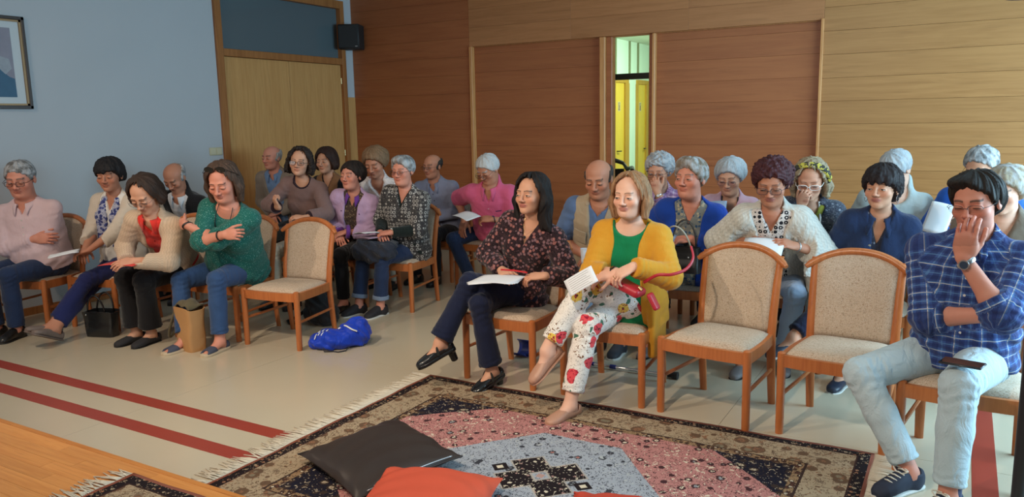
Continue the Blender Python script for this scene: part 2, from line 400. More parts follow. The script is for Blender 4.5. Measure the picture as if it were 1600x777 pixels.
    def chest(s, sh, infl, t0, fold=0., seed=0):
        sh.add(s.torso(infl, t0, fold=fold, seed=seed), .02)
        for k in 'RL': sh.add(cone(s.hp((0, -.035, -.11)), s.N * .45 + s.S[k] * .55 + s.u * .012, .034 + infl * .6, .030 + infl), .04); sh.add(cone(s.N - s.u * .03, s.S[k] + s.u * .004, .040 + infl, .050 * s.bs + infl), .035)
        if s.bust:
            for sg in (-1, 1):
                c = s.P + s.u * .63 * s.L + s.l * sg * .072 * s.bs + s.f * (np.interp(.63, KN, s.ry) + np.interp(.63, KN, s.off) - .038)
                sh.add(ell(c, np.array([.068, .062, .066]) * (.6 + .4 * s.bust) + infl, np.array([s.l, s.f, s.u])), .05)
    def hand(s, sh, a):
        W, d, n, z = a['W'], a['d'], a['n'], a['sz']; ax = np.cross(d, n) * -a['sg'] ; k = .012 * z   # ax points to the thumb side
        B = np.array([ax, d, n])
        sh.add(ell(W + d * .048 * z, np.array([.040, .056, .0165]) * z, B), .02)
        sh.add(ell(W + d * .052 * z + ax * .022 * z + n * .006 * z, np.array([.018, .034, .015]) * z, B), .015)
        for i, (o, ln, rr) in enumerate(((.029, .078, .0088), (.0095, .086, .0090), (-.010, .080, .0086), (-.029, .062, .0076))):
            p = W + d * (.088 - abs(i - 1.3) * .004) * z + ax * o * z; e = rot_about(d, n, 0) + ax * a['spread'] * (1.2 - i) * .8; e = nrm(e); c = a['c'] * (1 + .12 * i)
            sh.add(cone(W + d * .055 * z + ax * o * .85 * z, p, .0095 * z, rr * 1.06 * z), .008)
            for j, (fr, an) in enumerate(((.44, .75), (.32, 1.1), (.24, .8))):
                rx_ = np.cross(e, n); e = nrm(rot_about(e, np.cross(d, n), c * an)); q = p + e * ln * fr * z
                sh.add(cone(p, q, rr * (1 - .07 * j) * z, rr * (.93 - .07 * j) * z), .003); p = q
        p = W + d * .022 * z + ax * .028 * z + n * .006 * z; e = nrm(d * .75 + ax * (.2 + a['thumb']) + n * .35)
        for j, (ln, rr) in enumerate(((.042, .0125), (.032, .0102), (.025, .009))):
            q = p + e * ln * z; sh.add(cone(p, q, rr * z, rr * .9 * z), .008 if j == 0 else .004); p = q; e = nrm(e + d * .35 - ax * .12 + n * .1)
    def make_body(s, label, group):
        sh = Shape(); b = s.bs; m = s.sex == 'm'
        s.chest(sh, -.014, .12); sh.add(ell(s.P + V(0, 0, .03), (.12, .085, .075), s.Bh), .05)
        nk = .053 if m else .046; nk += .008 * s.fat; s.nk = nk * s.hs
        sh.add(cone(s.N - s.u * .03, s.hp((0, -.022, -.05)), (nk + .006) * s.hs, nk * s.hs), .03)
        wide = 1 + .10 * s.fat
        sh.add(s.hell((0, -.012, .035), (.075, .096, .083)), .02); sh.add(s.hell((0, .026, -.03), (.061 * wide, .062, .075)), .03)
        sh.add(s.hell((0, .032, -.074), (.047 * wide + (.004 if m else 0), .048, .040)), .03); sh.add(s.hell((0, .071, -.098), (.022, .018, .017)), .025)
        if s.age or s.fat: sh.add(s.hell((0, .03, -.095 - .01 * s.fat), (.045 + .008 * s.fat, .04, .024 + .01 * s.fat)), .03)
        for g in (-1, 1): sh.add(s.hell((g * .041, .062, -.028), (.022, .021, .02)), .025)
        sh.add(s.hcone((-.036, .080, .024), (.036, .080, .024), .0115, .0115), .018)
        for g in (-1, 1): sh.sub(s.hell((g * .032, .103, .001), (.021, .016, .0125)), .014)
        for g in (-1, 1): sh.add(s.hell((g * .032, .0785, -.001), (.0165, .0155, .0125)), .006)
        sh.add(s.hcone((0, .090, .010), (0, .107, -.029), .0072, .0105), .012); sh.add(s.hell((0, .1115, -.031), (.0115, .0105, .0095)), .006)
        for g in (-1, 1): sh.add(s.hell((g * .0125, .099, -.0355), (.0082, .011, .0075)), .007)
        sh.add(s.hell((0, .086, -.0575), (.022, .0110, .0058)), .007); sh.add(s.hell((0, .085, -.0680), (.019, .0112, .0066)), .007)
        sh.sub(s.hell((0, .1005, -.0628), (.021, .006, .0016)), .003); sh.sub(s.hell((0, .094, -.079), (.016, .006, .004)), .008)
        for g in (-1, 1):
            sh.add(s.hell((g * .0765, -.010, -.006), (.0085, .019, .031)), .008); sh.sub(s.hell((g * .087, -.006, -.004), (.006, .009, .016)), .006)
        for k in 'RL':
            a = s.arm[k]; sh.add(cone(a['S'], a['E'], .046 * b, .038 * b), .03); sh.add(cone(a['E'], a['E'] * .72 + a['W'] * .28, .038 * b, .041 * b), .02)
            sh.add(cone(a['E'] * .72 + a['W'] * .28, a['W'], .041 * b, .027 * b, sq=(a['n'], .85)), .02)
            if not a['hide']: s.hand(sh, a)
            g = s.leg[k]; sh.add(cone(g['H'], g['K'], .072 * b, .05 * b), .04); sh.add(cone(g['K'], g['K'] * .62 + g['A'] * .38, .048 * b, .052 * b), .02)
            sh.add(cone(g['K'] * .62 + g['A'] * .38, g['A'], .052 * b, .034 * b), .02)
            A, t, u = g['A'], g['t'], g['u']
            sh.add(cone(A + t * -.014 - u * .02, A - t * .028 - u * .055, .030, .026), .02); sh.add(cone(A - u * .022 + t * .008, A + t * .110 - u * .062, .031, .0205, sq=(g['s'], 1.25)), .025)
            sh.add(cone(A + t * .10 - u * .062, A + t * .150 - u * .066, .021, .013, sq=(g['s'], 1.7)), .02)
        rs = s.res; H = s.H; fh = [.0056, .0043, .0031][rs]; fb = [.016, .0125, .0095][rs]
        fine = [(H - .15 * s.hs - V(0, 0, .17), H + .155 * s.hs, fh)]
        for k in 'RL':
            a = s.arm[k]
            if not a['hide']: c = a['W'] + a['d'] * .075; fine.append((c - .125, c + .125, [.0058, .0048, .0036][rs]))
            if s.feet == 'bare': g = s.leg[k]; c = g['A'] + g['t'] * .05 - g['u'] * .03; fine.append((c - .13, c + .13, .0055))
        v, q = sh.skin(fb, fine)
        # skin tint: lips, brows, cheeks, stubble; painted shade in mouth line, nostrils, age folds
        c = np.tile(s.skin, (len(v), 1)); x, y, z = s.hloc(v).T; ax = np.abs(x); face = y > .03
        def blend(w, cc): c[:] = c * (1 - w[:, None]) + np.asarray(cc) * w[:, None]
        red = s.skin * V(1.05, .80, .76)
        blend(np.exp(-((ax - .043) / .02) ** 2 - ((z + .03) / .02) ** 2) * face * .6, red); blend(np.exp(-((ax) / .012) ** 2 - ((z + .032) / .014) ** 2) * (y > .09) * .6, red)
        if s.beard: blend(s.beard * np.clip((-.035 - z) / .02, 0, 1) * (y > 0.02) * (z > -.13) * (ax < .075), s.skin * V(.55, .52, .52))
        lip = s.skin * V(.88, .60, .58) if s.lip is None else np.array(s.lip)
        lw = np.clip(1.4 - np.hypot(ax / .023, (z + .063) / .0115), 0, 1) * 2; blend(np.clip(lw, 0, 1) * (y > .07) * .7, lip)
        blend(np.clip(1.5 - np.abs(z + .0632 - .002 * (ax / .02) ** 2) / .0022, 0, 1) * (ax < .021) * (y > .07) * .6, lip * .42)
        bz = .0245 + .004 * np.sin(np.clip((ax - .012) / .034, 0, 1) * 2.6)
        blend(np.clip(1.6 - np.abs(z - bz) / (.0042 if m else .003), 0, 1) * (ax > .011) * (ax < .049) * (y > .05) * .85, s.brow)
        blend(np.clip(1.5 - np.hypot((ax - .0065) / .0035, (z + .0395) / .0022), 0, 1) * (y > .09) * .8, s.skin * .25)
        blend(np.clip(1.3 - np.hypot((ax - .031) / .019, (z + .012) / .006), 0, 1) * face * (.22 + .2 * min(s.age, 1)), s.skin * V(.74, .62, .6))
        if s.age: blend(np.clip(1.2 - np.abs(ax - (.022 + (-.035 - z) * .45)) / .0028, 0, 1) * (z < -.036) * (z > -.07) * (y > .05) * .35 * s.age, s.skin * V(.62, .5, .48))
        # knuckles, palms and nails a little pinker
        for k in 'RL':
            a = s.arm[k]; dd = (v - a['W']) @ a['d']; near = np.linalg.norm(v - a['W'], axis=1) < .24
            blend(np.clip((dd - .07) / .05, 0, 1) * near * .3, red)
        me = mesh('person', v - s.org, q, mat('skin', (1, 1, 1), .55, .05, 30., pat=lambda t: t.attr('Col', 'Color'), spec=.35, sss=.06, bump=.12, bsc=180., bdist=.0015), True, c)
        s.root = link('person', me, None, s.org); tag(s.root, label, 'person', group)
    # -- face
    def eyes(s, op=.6, gaze=(0, 0), iris=(.06, .035, .02), lash=.0013):
        """op 0..1: how far the lids are open; 0 leaves the lash line only"""
        for g in (-1, 1):
            R = .0162; c = V(g * .032, .0785, -.001); top = .0008 + .0052 * op; bot = .0008 + .0036 * op; cz = -.0035 + .0035 * op
            if op > .05:
                U = np.linspace(-1, 1, 19); W = np.linspace(0, 1, 9); pts = []; col = []
                for w in W:
                    for u in U:
                        e = max(1 - u * u, 0) ** .6; xx = u * .0135; zz = (-bot + (top + bot) * w) * e + cz - .0008 * (u * g)
                        yy = math.sqrt(max(R * R - xx * xx - zz * zz * 1.2, 1e-8)); pts.append(s.hp(c + V(xx, yy - .0002, zz)))
                        r = math.hypot(xx - gaze[0], zz - .0005 - gaze[1]); col.append((.012, .01, .01) if r < .0023 else (iris if r < .0056 else (.62, .58, .55)))
                n, k = len(W), len(U); f = np.array([(i*k + j, i*k + j + 1, (i+1)*k + j + 1, (i+1)*k + j) for i in range(n-1) for j in range(k-1)])
                s.part('eye', np.array(pts), f, mat('eye', (1, 1, 1), .15, pat=lambda t: t.attr('Col', 'Color')), col=np.array(col))
            m = MB(); U = np.linspace(-1, 1, 11); P = []
            for u in U:
                e = max(1 - u * u, 0) ** .6; xx = u * .0142; zz = (top if op > .05 else -.001) * e * (1 if op > .05 else -1) + cz - .0008 * u * g; P.append(s.hp(c + V(xx, math.sqrt(max(R * R - xx * xx - zz * zz * 1.2, 1e-8)) + .0002, zz)))
            m.tube(P, np.array([.4] + [1] * 9 + [.4]) * lash * s.hs, 5); s.mbpart(m, 'eyelashes', mat('lashes', (.02, .014, .012), .8))
    def glasses(s, col=(.02, .02, .025), w=.0235, h=.0165, th=.0014, z=-.004, half=False, drop=0., tilt=0., sq=3.):
        fr = mat('frame_%.2f%.2f%.2f' % tuple(col), col, .35); y0 = .1085 + drop * .5; z0 = z - drop
        root = None
        m = MB()
        for g in (-1, 1):
            loop = []
            for a in np.arange(0, 2 * math.pi, math.pi / 14):
                ca, sa = math.cos(a), math.sin(a); k = (abs(ca) ** sq + abs(sa) ** sq) ** (-1 / sq); loop.append((g * .0335 + w * k * ca, y0 - .004 * (abs(g * .0335 + w * k * ca) / .05) ** 2, z0 + h * k * sa))
            if half: m.tube([s.hp(q) for q in loop[:15]], th * s.hs, 5)
            else: m.tube([s.hp(q) for q in loop], th * s.hs, 5, closed=True)
            m.tube([s.hp(q) for q in ((g * (.0335 + w), y0 - .005, z0 + h * .35), (g * .071, y0 - .02, z0 + h * .4), (g * .079, .02, .002), (g * .081, -.008, .006), (g * .08, -.025, -.012))], th * .9 * s.hs, 5)
        m.tube([s.hp(q) for q in ((-.0335 + w, y0, z0 + .003), (0, y0 + .003, z0 + .006), (.0335 - w, y0, z0 + .003))], th * s.hs, 5)
        root = s.mbpart(m, 'glasses', fr)
        for g in (-1, 1):
            P = [(g * .0335 + w * .97 * k_ * math.cos(a), y0 - .0025, z0 + h * .97 * k_ * math.sin(a)) for a in np.arange(0, 2 * math.pi, math.pi / 12) for k_ in [(abs(math.cos(a)) ** sq + abs(math.sin(a)) ** sq) ** (-1 / sq)]]
            k = len(P); Q = [s.hp(q) for q in P] + [s.hp((q[0], q[1] + .0012, q[2])) for q in P]
            l = MB().put(Q, [tuple(range(k))[::-1], tuple(range(k, 2 * k))] + [(i, (i+1) % k, k + (i+1) % k, k + i) for i in range(k)])
            s.mbpart(l, 'lens', lens_mat(), root)
        return root
    def hair(s, style, col, t=.012, hl=.072, nape=-.075, amp=.002, fq=34, curl=0., length=-.13, var=.25, part=0, name='hair', ear=.0, grey=None, sweep=0.):
        sh = Shape(); rnd = random.Random(sum(ord(q) for q in s.name)); ph = [rnd.uniform(0, 6) for _ in range(8)]
        def keep(x, y, z):
            n = nrm((hl + .03, -.1 + ear)); d1 = (y - .098) * n[0] + (z - hl - .012 * (1 - (x / .06) ** 2)) * n[1]
            a = np.arctan2(x, -(y + .01) + 1e-4); k = 1 - .65 * np.clip((y - .03) / .03, 0, 1); return np.maximum(d1 + k * (.004 * np.sin(a * 23 + ph[0]) + .003 * np.sin(a * 51 + 40 * z)) + (1 - k) * (.0035 * np.sin(x * 70 + ph[2]) + .0022 * np.sin(x * 190 + 30 * z)), nape - z + .006 * np.sin(a * 19 + ph[1]))
        sh.add(s.hell((0, -.014, .033 + t * .2), (.0775 + t, .099 + t, .085 + t * 1.25)), .02)
        if style in ('bob', 'long', 'curlybob', 'fringebob'):
            for g in (-1, 1):
                sh.add(s.hcone((g * .062, .004, .05), (g * (.078 + t * .5), -.004, -.04), .034, .036), .03)
                sh.add(s.hcone((g * (.078 + t * .5), -.004, -.04), (g * (.074 + t * .6), .006 - (.02 if style == 'long' else 0), length + .02), .036, .024 if style != 'curlybob' else .036), .02)
            sh.add(s.hell((0, -.055, -.03), (.088 + t * .6, .062 + t * .3, .11)), .03)
            if style == 'long': sh.add(s.hell((0, -.06, -.10), (.098, .05, .13)), .03); sh.add(s.hcone((.085, -.01, -.06), (.10, -.02, length), .04, .03), .03); sh.add(s.hcone((-.085, -.01, -.06), (-.09, -.01, length), .04, .03), .03)
            fz = .055 if style == 'fringebob' else .078
            def face(x, y, z): return np.maximum(np.sqrt((x / (.062 if style != 'fringebob' else .056)) ** 2 + ((z + .045) / (fz + .045)) ** 2) - 1, 0) * .06 + np.maximum(-(y - .012 + .25 * np.abs(x)), -.02) + np.where(np.sqrt((x / .062) ** 2 + ((z + .045) / (fz + .045)) ** 2) < 1, (np.sqrt((x / .062) ** 2 + ((z + .045) / (fz + .045)) ** 2) - 1) * .05, 0)
            if style == 'fringebob': sh.add(s.hell((0, .062, .055), (.062, .036, .036)), .02)
            q = s.hfn(face, (0, .05, -.03), .2); sh.sub((q[0], s.H - .2, s.H + .2), .012)
            lc = s.hfn(lambda x, y, z: length - z + .010 * np.sin(x * 70 + ph[0]) + .006 * np.sin(x * 150 + y * 120 + ph[1])); sh.cut(lc[0], .01)
        elif style == 'ring':
            def kr(x, y, z): return np.maximum(np.maximum((y - .022) * .8 + (z + .0) * .35, z - .050 - .25 * np.maximum(-y, 0)), nape - z)
            sh.cut(s.hfn(kr)[0], .008)
        else:
            if style == 'quiff': sh.add(s.hell((0, .05, .095), (.06, .05, .028 + t)), .03)
            if style == 'swept': sh.add(s.hell((-.022, .058, .098), (.052, .040, .024)), .03); sh.add(s.hell((.0, -.06, -.01), (.078, .058, .07)), .03)
            if style == 'crop': sh.add(s.hell((0, -.05, .03), (.085 + t, .075 + t, .08 + t)), .03)
            if style == 'fringe': sh.add(s.hell((0, .066, .056), (.068, .036, .034)), .03); sh.add(s.hell((0, -.06, -.02), (.082, .062, .085)), .03)
            if style == 'fringe':
                def keep2(x, y, z): return np.maximum(np.minimum(keep(x, y, z), np.maximum(.032 + sweep * x + .006 * np.sin(x * 85 + ph[3]) + .0045 * np.sin(x * 170 + ph[4]) - z, .03 - y)), nape - z)
                sh.cut(s.hfn(keep2)[0], .012)
            else: sh.cut(s.hfn(keep)[0], .010)
        def strands(x, y, z):
            a = np.arctan2(x, -(y + .01) + 1e-4); d = amp * 1.5 * np.sin(a * fq / 4 + 2.2 * np.sin(z * 17 + 3 * x + ph[0]) + ph[1]) + amp * np.sin(a * fq / 2 + 3 * np.sin(z * 22 + ph[3]) + ph[4]) + amp * .7 * np.sin(a * fq * 1.1 + 2 * np.sin(z * 40 + ph[2]))
            d = d * (1 - .5 * np.clip((y - .01) / .05, 0, 1)) * np.clip(np.sqrt(x * x + (y + .01) ** 2) / .05, 0, 1)
            if curl: d = d + curl * (np.sin(x * 150 + 3 * np.sin(z * 60 + ph[3])) * np.sin(z * 160 + 3 * np.sin(y * 70 + ph[4])) + .7 * np.sin(y * 140 + 2 * np.sin(x * 90)))
            return d
        sh.warp(s.hfn(strands)[0])
        h = [.006, .0046, .0036][s.res]
        v, q = sh.skin(h)
        key = 'hair_%.3f_%.3f_%.3f_%.2f' % (*col, 0 if grey is None else grey)
        def pat(t):
            lo = t.mapping(t.obj(), (70, 70, 12)); n1 = t.noise(lo, 1.6, 3., .6)
            cc = t.mix(t.ramp(n1, [(.3, (0, 0, 0)), (.7, (1, 1, 1))]), tuple(c * (1 - var) for c in col), tuple(min(1, c * (1 + var)) for c in col))
            if grey: cc = t.mix(t.ramp(t.noise(t.obj(), 26., 3.), [(.5 - grey * .2, (0, 0, 0)), (.75 - grey * .2, (1, 1, 1))]), cc, (.42, .42, .43))
            return cc
        if key not in MATS:
            m = mat(key, col, .62, pat=pat, spec=.22); t = NT(m); bp = t.node('ShaderNodeBump', i_Strength=.6, i_Distance=.004); t.set(bp.inputs['Height'], t.noise(t.mapping(t.obj(), (150, 150, 14)), 1.5, 3., 1.)); t.set(t.n['Principled BSDF'].inputs['Normal'], bp.outputs[0])
        return s.part(name, v, q, MATS[key])
    # -- clothes
    def uv(s, v):
        """cloth coordinates: across, along; nearest limb decides"""
        d = v - s.P; w = d @ s.u; x = d @ s.l; y = d @ s.f; t = np.clip(w / s.L, -.2, 1); rx = np.interp(t, KN, s.rx); best = np.sqrt(np.maximum(np.hypot(x / rx, y / np.interp(t, KN, s.ry)) - 1, 0) * .12) * .0 + np.maximum((np.hypot(x / rx, y / np.interp(t, KN, s.ry)) - 1.05) * .13, 0)
        U = np.arctan2(x, y) * .14; W = w.copy(); side = np.zeros(len(v))
        for k in 'RL':
            a = s.arm[k]; o = 0
            for A, E, r in ((a['S'], a['E'], .055), (a['E'], a['W'], .045)):
                e = nrm(E - A); L = np.linalg.norm(E - A); tt = np.clip((v - A) @ e, 0, L); p = v - A - tt[:, None] * e; dd = np.linalg.norm(p, axis=1) - r
                n1 = nrm(np.cross(e, s.f + .3 * s.u)); n2 = np.cross(e, n1); m = dd < best - .002
                U = np.where(m, np.arctan2(p @ n1, p @ n2) * .055 + .3, U); W = np.where(m, tt + o, W); best = np.where(m, dd, best); o += L
        return np.stack([U, W, side], 1)
    def top(s, name, m, infl=.01, sl=(2., 2.), neck=('round', .07), hem=-.1, opn=None, fold=.004, loose=.0, sleeve=None, extra=(), h=None, cuff=0., vest=False, nb=.012, zig=0, only=None):
        sh = Shape(); s.chest(sh, infl, hem, fold, seed=len(name) + s.P[0] * 7)
        for k, q in zip('RL', sl):
            if q <= 0: continue
            a = s.arm[k]; b = s.bs; r = infl + loose; L1 = np.linalg.norm(a['E'] - a['S']); L2 = np.linalg.norm(a['W'] - a['E'])
            if q <= 1: sh.add(cone(a['S'], a['S'] + (a['E'] - a['S']) * q, .052 * b + r, .05 * b + r, f1=True, fold=(fold * .7, L1 * q * .8, .08, .05)), .03)
            else:
                sh.add(cone(a['S'], a['E'], .052 * b + r, .046 * b + r, fold=[(fold, L1, .09, .042), (fold * .7, .05, .06, .06)]), .03)
                sh.add(cone(a['E'], a['E'] + (a['W'] - a['E']) * min(q - 1, 1.02), .046 * b + r, ((.044 if q < 1.8 else .033) + cuff) * b + r, f1=True, fold=[(fold, .0, .08, .04), (fold * .8, L2 * (q - 1) - .02, .06, .03)]), .025)
        for pr, k in extra: sh.add(pr, k)
        T = lambda X, Y, Z: [dot3(X - s.P[0], Y - s.P[1], Z - s.P[2], e) for e in (s.l, s.f, s.u)]
        sh.sub(cone(s.N - s.u * .02 + s.f * .004, s.hp((0, -.02, -.05)) + s.u * .03, s.nk + nb, s.nk + nb), .006)
        if neck[0] == 'round': sh.sub(ell(s.N + s.f * .035 + s.u * .02, (neck[1] + .015, neck[1] + .035, neck[1]), np.array([s.l, s.f, s.u])), .006)
        if only: q = ell(s.N + s.f * .035 + s.u * .02, (neck[1] + .015 + only, neck[1] + .035 + only, neck[1] + only), np.array([s.l, s.f, s.u])); sh.cut(q[0], .004)
        elif neck[0] == 'v':
            dp, wd = neck[1], neck[2]
            def vn(X, Y, Z):
                x, y, w = T(X, Y, Z); return np.maximum(np.maximum(np.abs(x) - wd * (w - (s.L - dp)) / dp, -(y - .01)), w - s.L - .06) * .9
            sh.sub((vn, s.N - .25, s.N + .2), .006)
        if opn:
            w0, w1, x0 = opn
            def op(X, Y, Z):
                x, y, w = T(X, Y, Z); t = np.clip(w / s.L, -.2, 1.); return np.maximum(np.abs(x - x0) - (w0 + (w1 - w0) * t + zig * np.sin(w * 55)), -(y - .0))
            sh.sub((op, s.P - .4, s.N + .3), .012)
        if vest:
            for k in 'RL': sh.sub(cone(s.S[k] + s.l * (.015 if k == 'L' else -.015) - s.u * .0, s.S[k] - s.u * .10 + s.l * (.035 if k == 'L' else -.035), .07, .06), .01)
        v, q = sh.skin(h or [.0125, .0095, .0072][s.res])
        return s.part(name, v, q, m, uvw=s.uv(v))
    def sleeves(s, name, m, a0, a1, infl, h=None, fold=.002):
        for k in 'RL':
            a = s.arm[k]; sh = Shape(); sh.add(cone(a['E'] + (a['W'] - a['E']) * a0, a['E'] + (a['W'] - a['E']) * a1, .043 * s.bs + infl, .034 * s.bs + infl, f0=True, f1=True, fold=(fold, .05, .1, .03)), .01)
            v, q = sh.skin(h or .008); s.part(name, v, q, m, uvw=s.uv(v))
    def collar(s, m, r=.014, hgt=.035, gap=.75, wing=.05, th=.0035, name='collar', drop=.0, lift=.026):
        """folded shirt collar: stand, fold and fall with two points lying on the chest"""
        ax = nrm(s.hp((0, -.022, -.06)) - s.N + s.u * .02); c = s.N + s.f * .004 - ax * (.004 + drop); l = s.l; f = nrm(np.cross(l, ax)); f = f if f @ s.f > 0 else -f; R = s.nk + r * .6
        G = []
        for q in np.linspace(-158, 158, 41):
            a = math.radians(q); e = -f * math.cos(a) + l * math.sin(a); fr = (1 - math.cos(a)) / 2; k = np.clip((abs(q) - 92) / 50, 0, 1); k = k * k * (3 - 2 * k); g = 1 if q > 0 else -1
            low = c + e * R - ax * (.004 + .016 * fr); top = c + e * (R + .001) + ax * (hgt - (hgt + .004) * fr ** 1.5)
            mid = c + e * (R + .010) + ax * (hgt * .8 - hgt * .95 * fr ** 1.5); out = c + e * (R + .020 + .006 * (1 - fr)) + ax * (.004 - .014 * fr)
            pt = s.surf(g * (.030 + wing * .50 * (1 - .55 * max(0, (abs(q) - 135) / 23))), 1 - (.035 + wing * (.45 + .35 * max(0, 1 - abs(abs(q) - 146) / 14))) / s.L, lift)
            out = out * (1 - k) + pt * k; G.append([low, top, mid, mid * .5 + out * .5 + f * .003 * k, out])
        b = MB(); b.sheet(G, th); o = s.mbpart(b, name, m, smooth=True)
        me = o.data; at = me.attributes.new('uvw', 'FLOAT_VECTOR', 'POINT'); co = np.zeros(len(me.vertices) * 3, np.float32); me.vertices.foreach_get('co', co); at.data.foreach_set('vector', co); return o
    def trousers(s, m, infl=.012, hem=1., hemr=.052, knee=.0, fold=.006, name='trousers', h=None, roll=None, thigh=0., bare=0):
        sh = Shape(); b = s.bs; g = .10 * s.fat
        sh.add(ell(s.P + V(0, 0, .012) + s.Bh[1] * .01, (V(.172, .125, .098) + V(.03, .04, .0) * s.fat) * b, s.Bh), .04)
        for k in 'RL':
            q = s.leg[k]; H, K, A = q['H'], q['K'], q['A']; L1 = np.linalg.norm(K - H); end = K + (A - K) * hem; L2 = np.linalg.norm(end - K)
            sh.add(cone(H, K, (.078 + .012 * s.fat + thigh) * b + infl, (.050 + knee) * b + infl, fold=[(fold * .8, L1, .09, .045), (fold, .02, .10, .06)]), .035)
            mid = K + (end - K) * .45
            sh.add(cone(K, mid, (.050 + knee) * b + infl, (.048 + knee * .6) * b + infl, fold=[(fold, .0, .09, .042)]), .02)
            sh.add(cone(mid, end, (.048 + knee * .6) * b + infl, hemr, f1=True, fold=[(fold * .6, L2 * .55, .06, .035)]), .02)
        v, q = sh.skin(h or [.014, .0105, .0085][s.res]); d0 = v - s.P
        best = None; U = np.zeros(len(v)); W = np.zeros(len(v)); bd = np.full(len(v), 9.)
        for k in 'RL':
            g = s.leg[k]
            for A, E, o in ((g['H'], g['K'], 0), (g['K'], g['A'], .42)):
                e = nrm(E - A); L = np.linalg.norm(E - A); tt = np.clip((v - A) @ e, 0, L); p = v - A - tt[:, None] * e; dd = np.linalg.norm(p, axis=1); mm = dd < bd; n1 = s.Bh[0]; n2 = np.cross(e, n1)
                U = np.where(mm, np.arctan2(p @ n1, p @ n2) * .075 + (.5 if k == 'L' else 0), U); W = np.where(mm, tt + o, W); bd = np.where(mm, dd, bd)
        o = s.part(name, v, q, m, uvw=np.stack([U, W, 0 * U], 1))
        if roll is not None:
            for k in 'RL':
                g = s.leg[k]; e = nrm(g['A'] - g['K']); E = g['K'] + (g['A'] - g['K']) * hem; sh = Shape(); sh.add(cone(E - e * .035, E + e * .002, hemr + .005, hemr + .006, True, True), .01); v, q = sh.skin(.007); s.part('turn_up', v, q, roll, o)
        return o
    def shoe(s, k, m, sole=None, style='shoe', wid=1., heel=0., solet=.012, extra=None, length=1.):
        g = s.leg[k]; A, t, sd, u = g['A'], g['t'], g['s'], g['u']; P = A - t * .075 - u * .086; L = .262 * length
        kn = [0, .08, .25, .5, .72, .86, .95, 1.0]; rx = np.array([.022, .031, .034, .036, .043, .041, .031, .016]) * wid; top = np.array([.030, .036, .037, .034, .027, .023, .019, .014]) * (1 if style != 'low' else .92)
        if style == 'shoe': top = np.array([.036, .046, .050, .046, .034, .028, .022, .015])
        sh = Shape(); sh.add(loft(P, t, sd, u, L, kn, rx, top, top, 0, 1), .01)
        if style in ('pump', 'mary', 'low', 'moc'):
            op = {'pump': .105, 'mary': .105, 'low': .085, 'moc': .07}[style]
            sh.sub(ell(A + t * (op * .5 - .025) - u * (.020 if style != 'moc' else .012), (.029, op * .55 + .02, .040), np.array([sd, t, u])), .006)
            sh.sub(cone(A - t * .02 - u * .03, A + u * .08, .034, .05), .006)
        elif style == 'sandal':
            sh.sub(ell(A + t * .02 - u * .03, (.06, .062, .06), np.array([sd, t, u])), .006); sh.sub(ell(A + t * .168 - u * .060, (.03, .034, .026), np.array([sd, t, u])), .005)
        else:
            sh.add(cone(A - u * .06 - t * .016, A - u * .010 - t * .016, .042, .044, f1=True), .02); sh.sub(cone(A - u * .034 - t * .014, A + u * .06, .034, .040), .004)
        v, q = sh.skin([.0075, .0062, .0048][s.res]); o = s.part('shoe', v, q, m)
        z = Shape(); th = solet; z.add(loft(P - u * .004, t, sd, u, L, kn, rx + .003, np.full(8, th * .5), np.full(8, th * .5 - .002), -.003, 1.005, p=4), .004)
        if heel:
            hb = A - t * .045 - u * .08; sh2 = cone(hb, V(hb[0], hb[1], hb[2]) - V(0, 0, 1) * heel * .0 - (u * heel if g['air'] else (V(0, 0, 1) * max(hb[2] - .002, .004))), .026, .022, f1=True); z.add(sh2, .01)
        v, q = z.skin([.007, .006, .0048][s.res]); s.part('sole', v, q, sole or mat('sole_dark', (.02, .018, .016), .6), o)
        return o
    def button_row(s, m, ts, x=0., infl=.012, r=.0055):
        for t in ts:
            p = s.surf(x, t, infl); b = MB(); n = s.f; a = s.l; c = np.cross(n, a); k = 10; ring = [p + r * (a * math.cos(q) + c * math.sin(q)) for q in np.arange(k) * 2 * math.pi / k]
            b.put(ring + [q + n * .003 for q in ring], [tuple(range(k, 2 * k)), tuple(range(k))[::-1]] + [(i, (i+1) % k, k + (i+1) % k, k + i) for i in range(k)]); s.mbpart(b, 'button', m)
    def band(s, k, m, at, r=.031, w=.012, th=.003, name='watch_strap', face=None):
        """ring round the forearm at fraction `at`"""
        a = s.arm[k]; e = nrm(a['W'] - a['E']); c = a['E'] + (a['W'] - a['E']) * at; x = a['n']; y = np.cross(e, x); R = r * s.bs; b = MB()
        P = [c + R * (.92 * x * math.cos(q) + y * math.sin(q)) for q in np.arange(24) * 2 * math.pi / 24]; b.tube(P, w / 2, 8, True, sx=1.); k2 = len(b.v)
        b.v = [tuple(c + e * ((np.array(q) - c) @ e) + nrm((np.array(q) - c) - e * ((np.array(q) - c) @ e)) * (np.linalg.norm((np.array(q) - c) - e * ((np.array(q) - c) @ e)) * (th / (w / 2)) + R * (1 - th / (w / 2)))) for q in b.v]
        o = s.mbpart(b, name, m)
        if face:
            z = c - x * (R * .92 + .003); f = MB(); k = 18
            for rr, hh, q0 in ((face[0], .004, -.001),): 
                ring = [z + rr * (e * math.cos(q) + y * math.sin(q)) for q in np.arange(k) * 2 * math.pi / k]; f.put([q + x * .003 for q in ring] + [q - x * hh for q in ring], [tuple(range(k)), tuple(range(k, 2 * k))[::-1]] + [(i, (i+1) % k, k + (i+1) % k, k + i) for i in range(k)])
            o2 = s.mbpart(f, 'watch_case', face[1], o); f = MB(); ring = [z - x * .0042 + rr * .78 * (e * math.cos(q) + y * math.sin(q)) for q in np.arange(k) * 2 * math.pi / k]
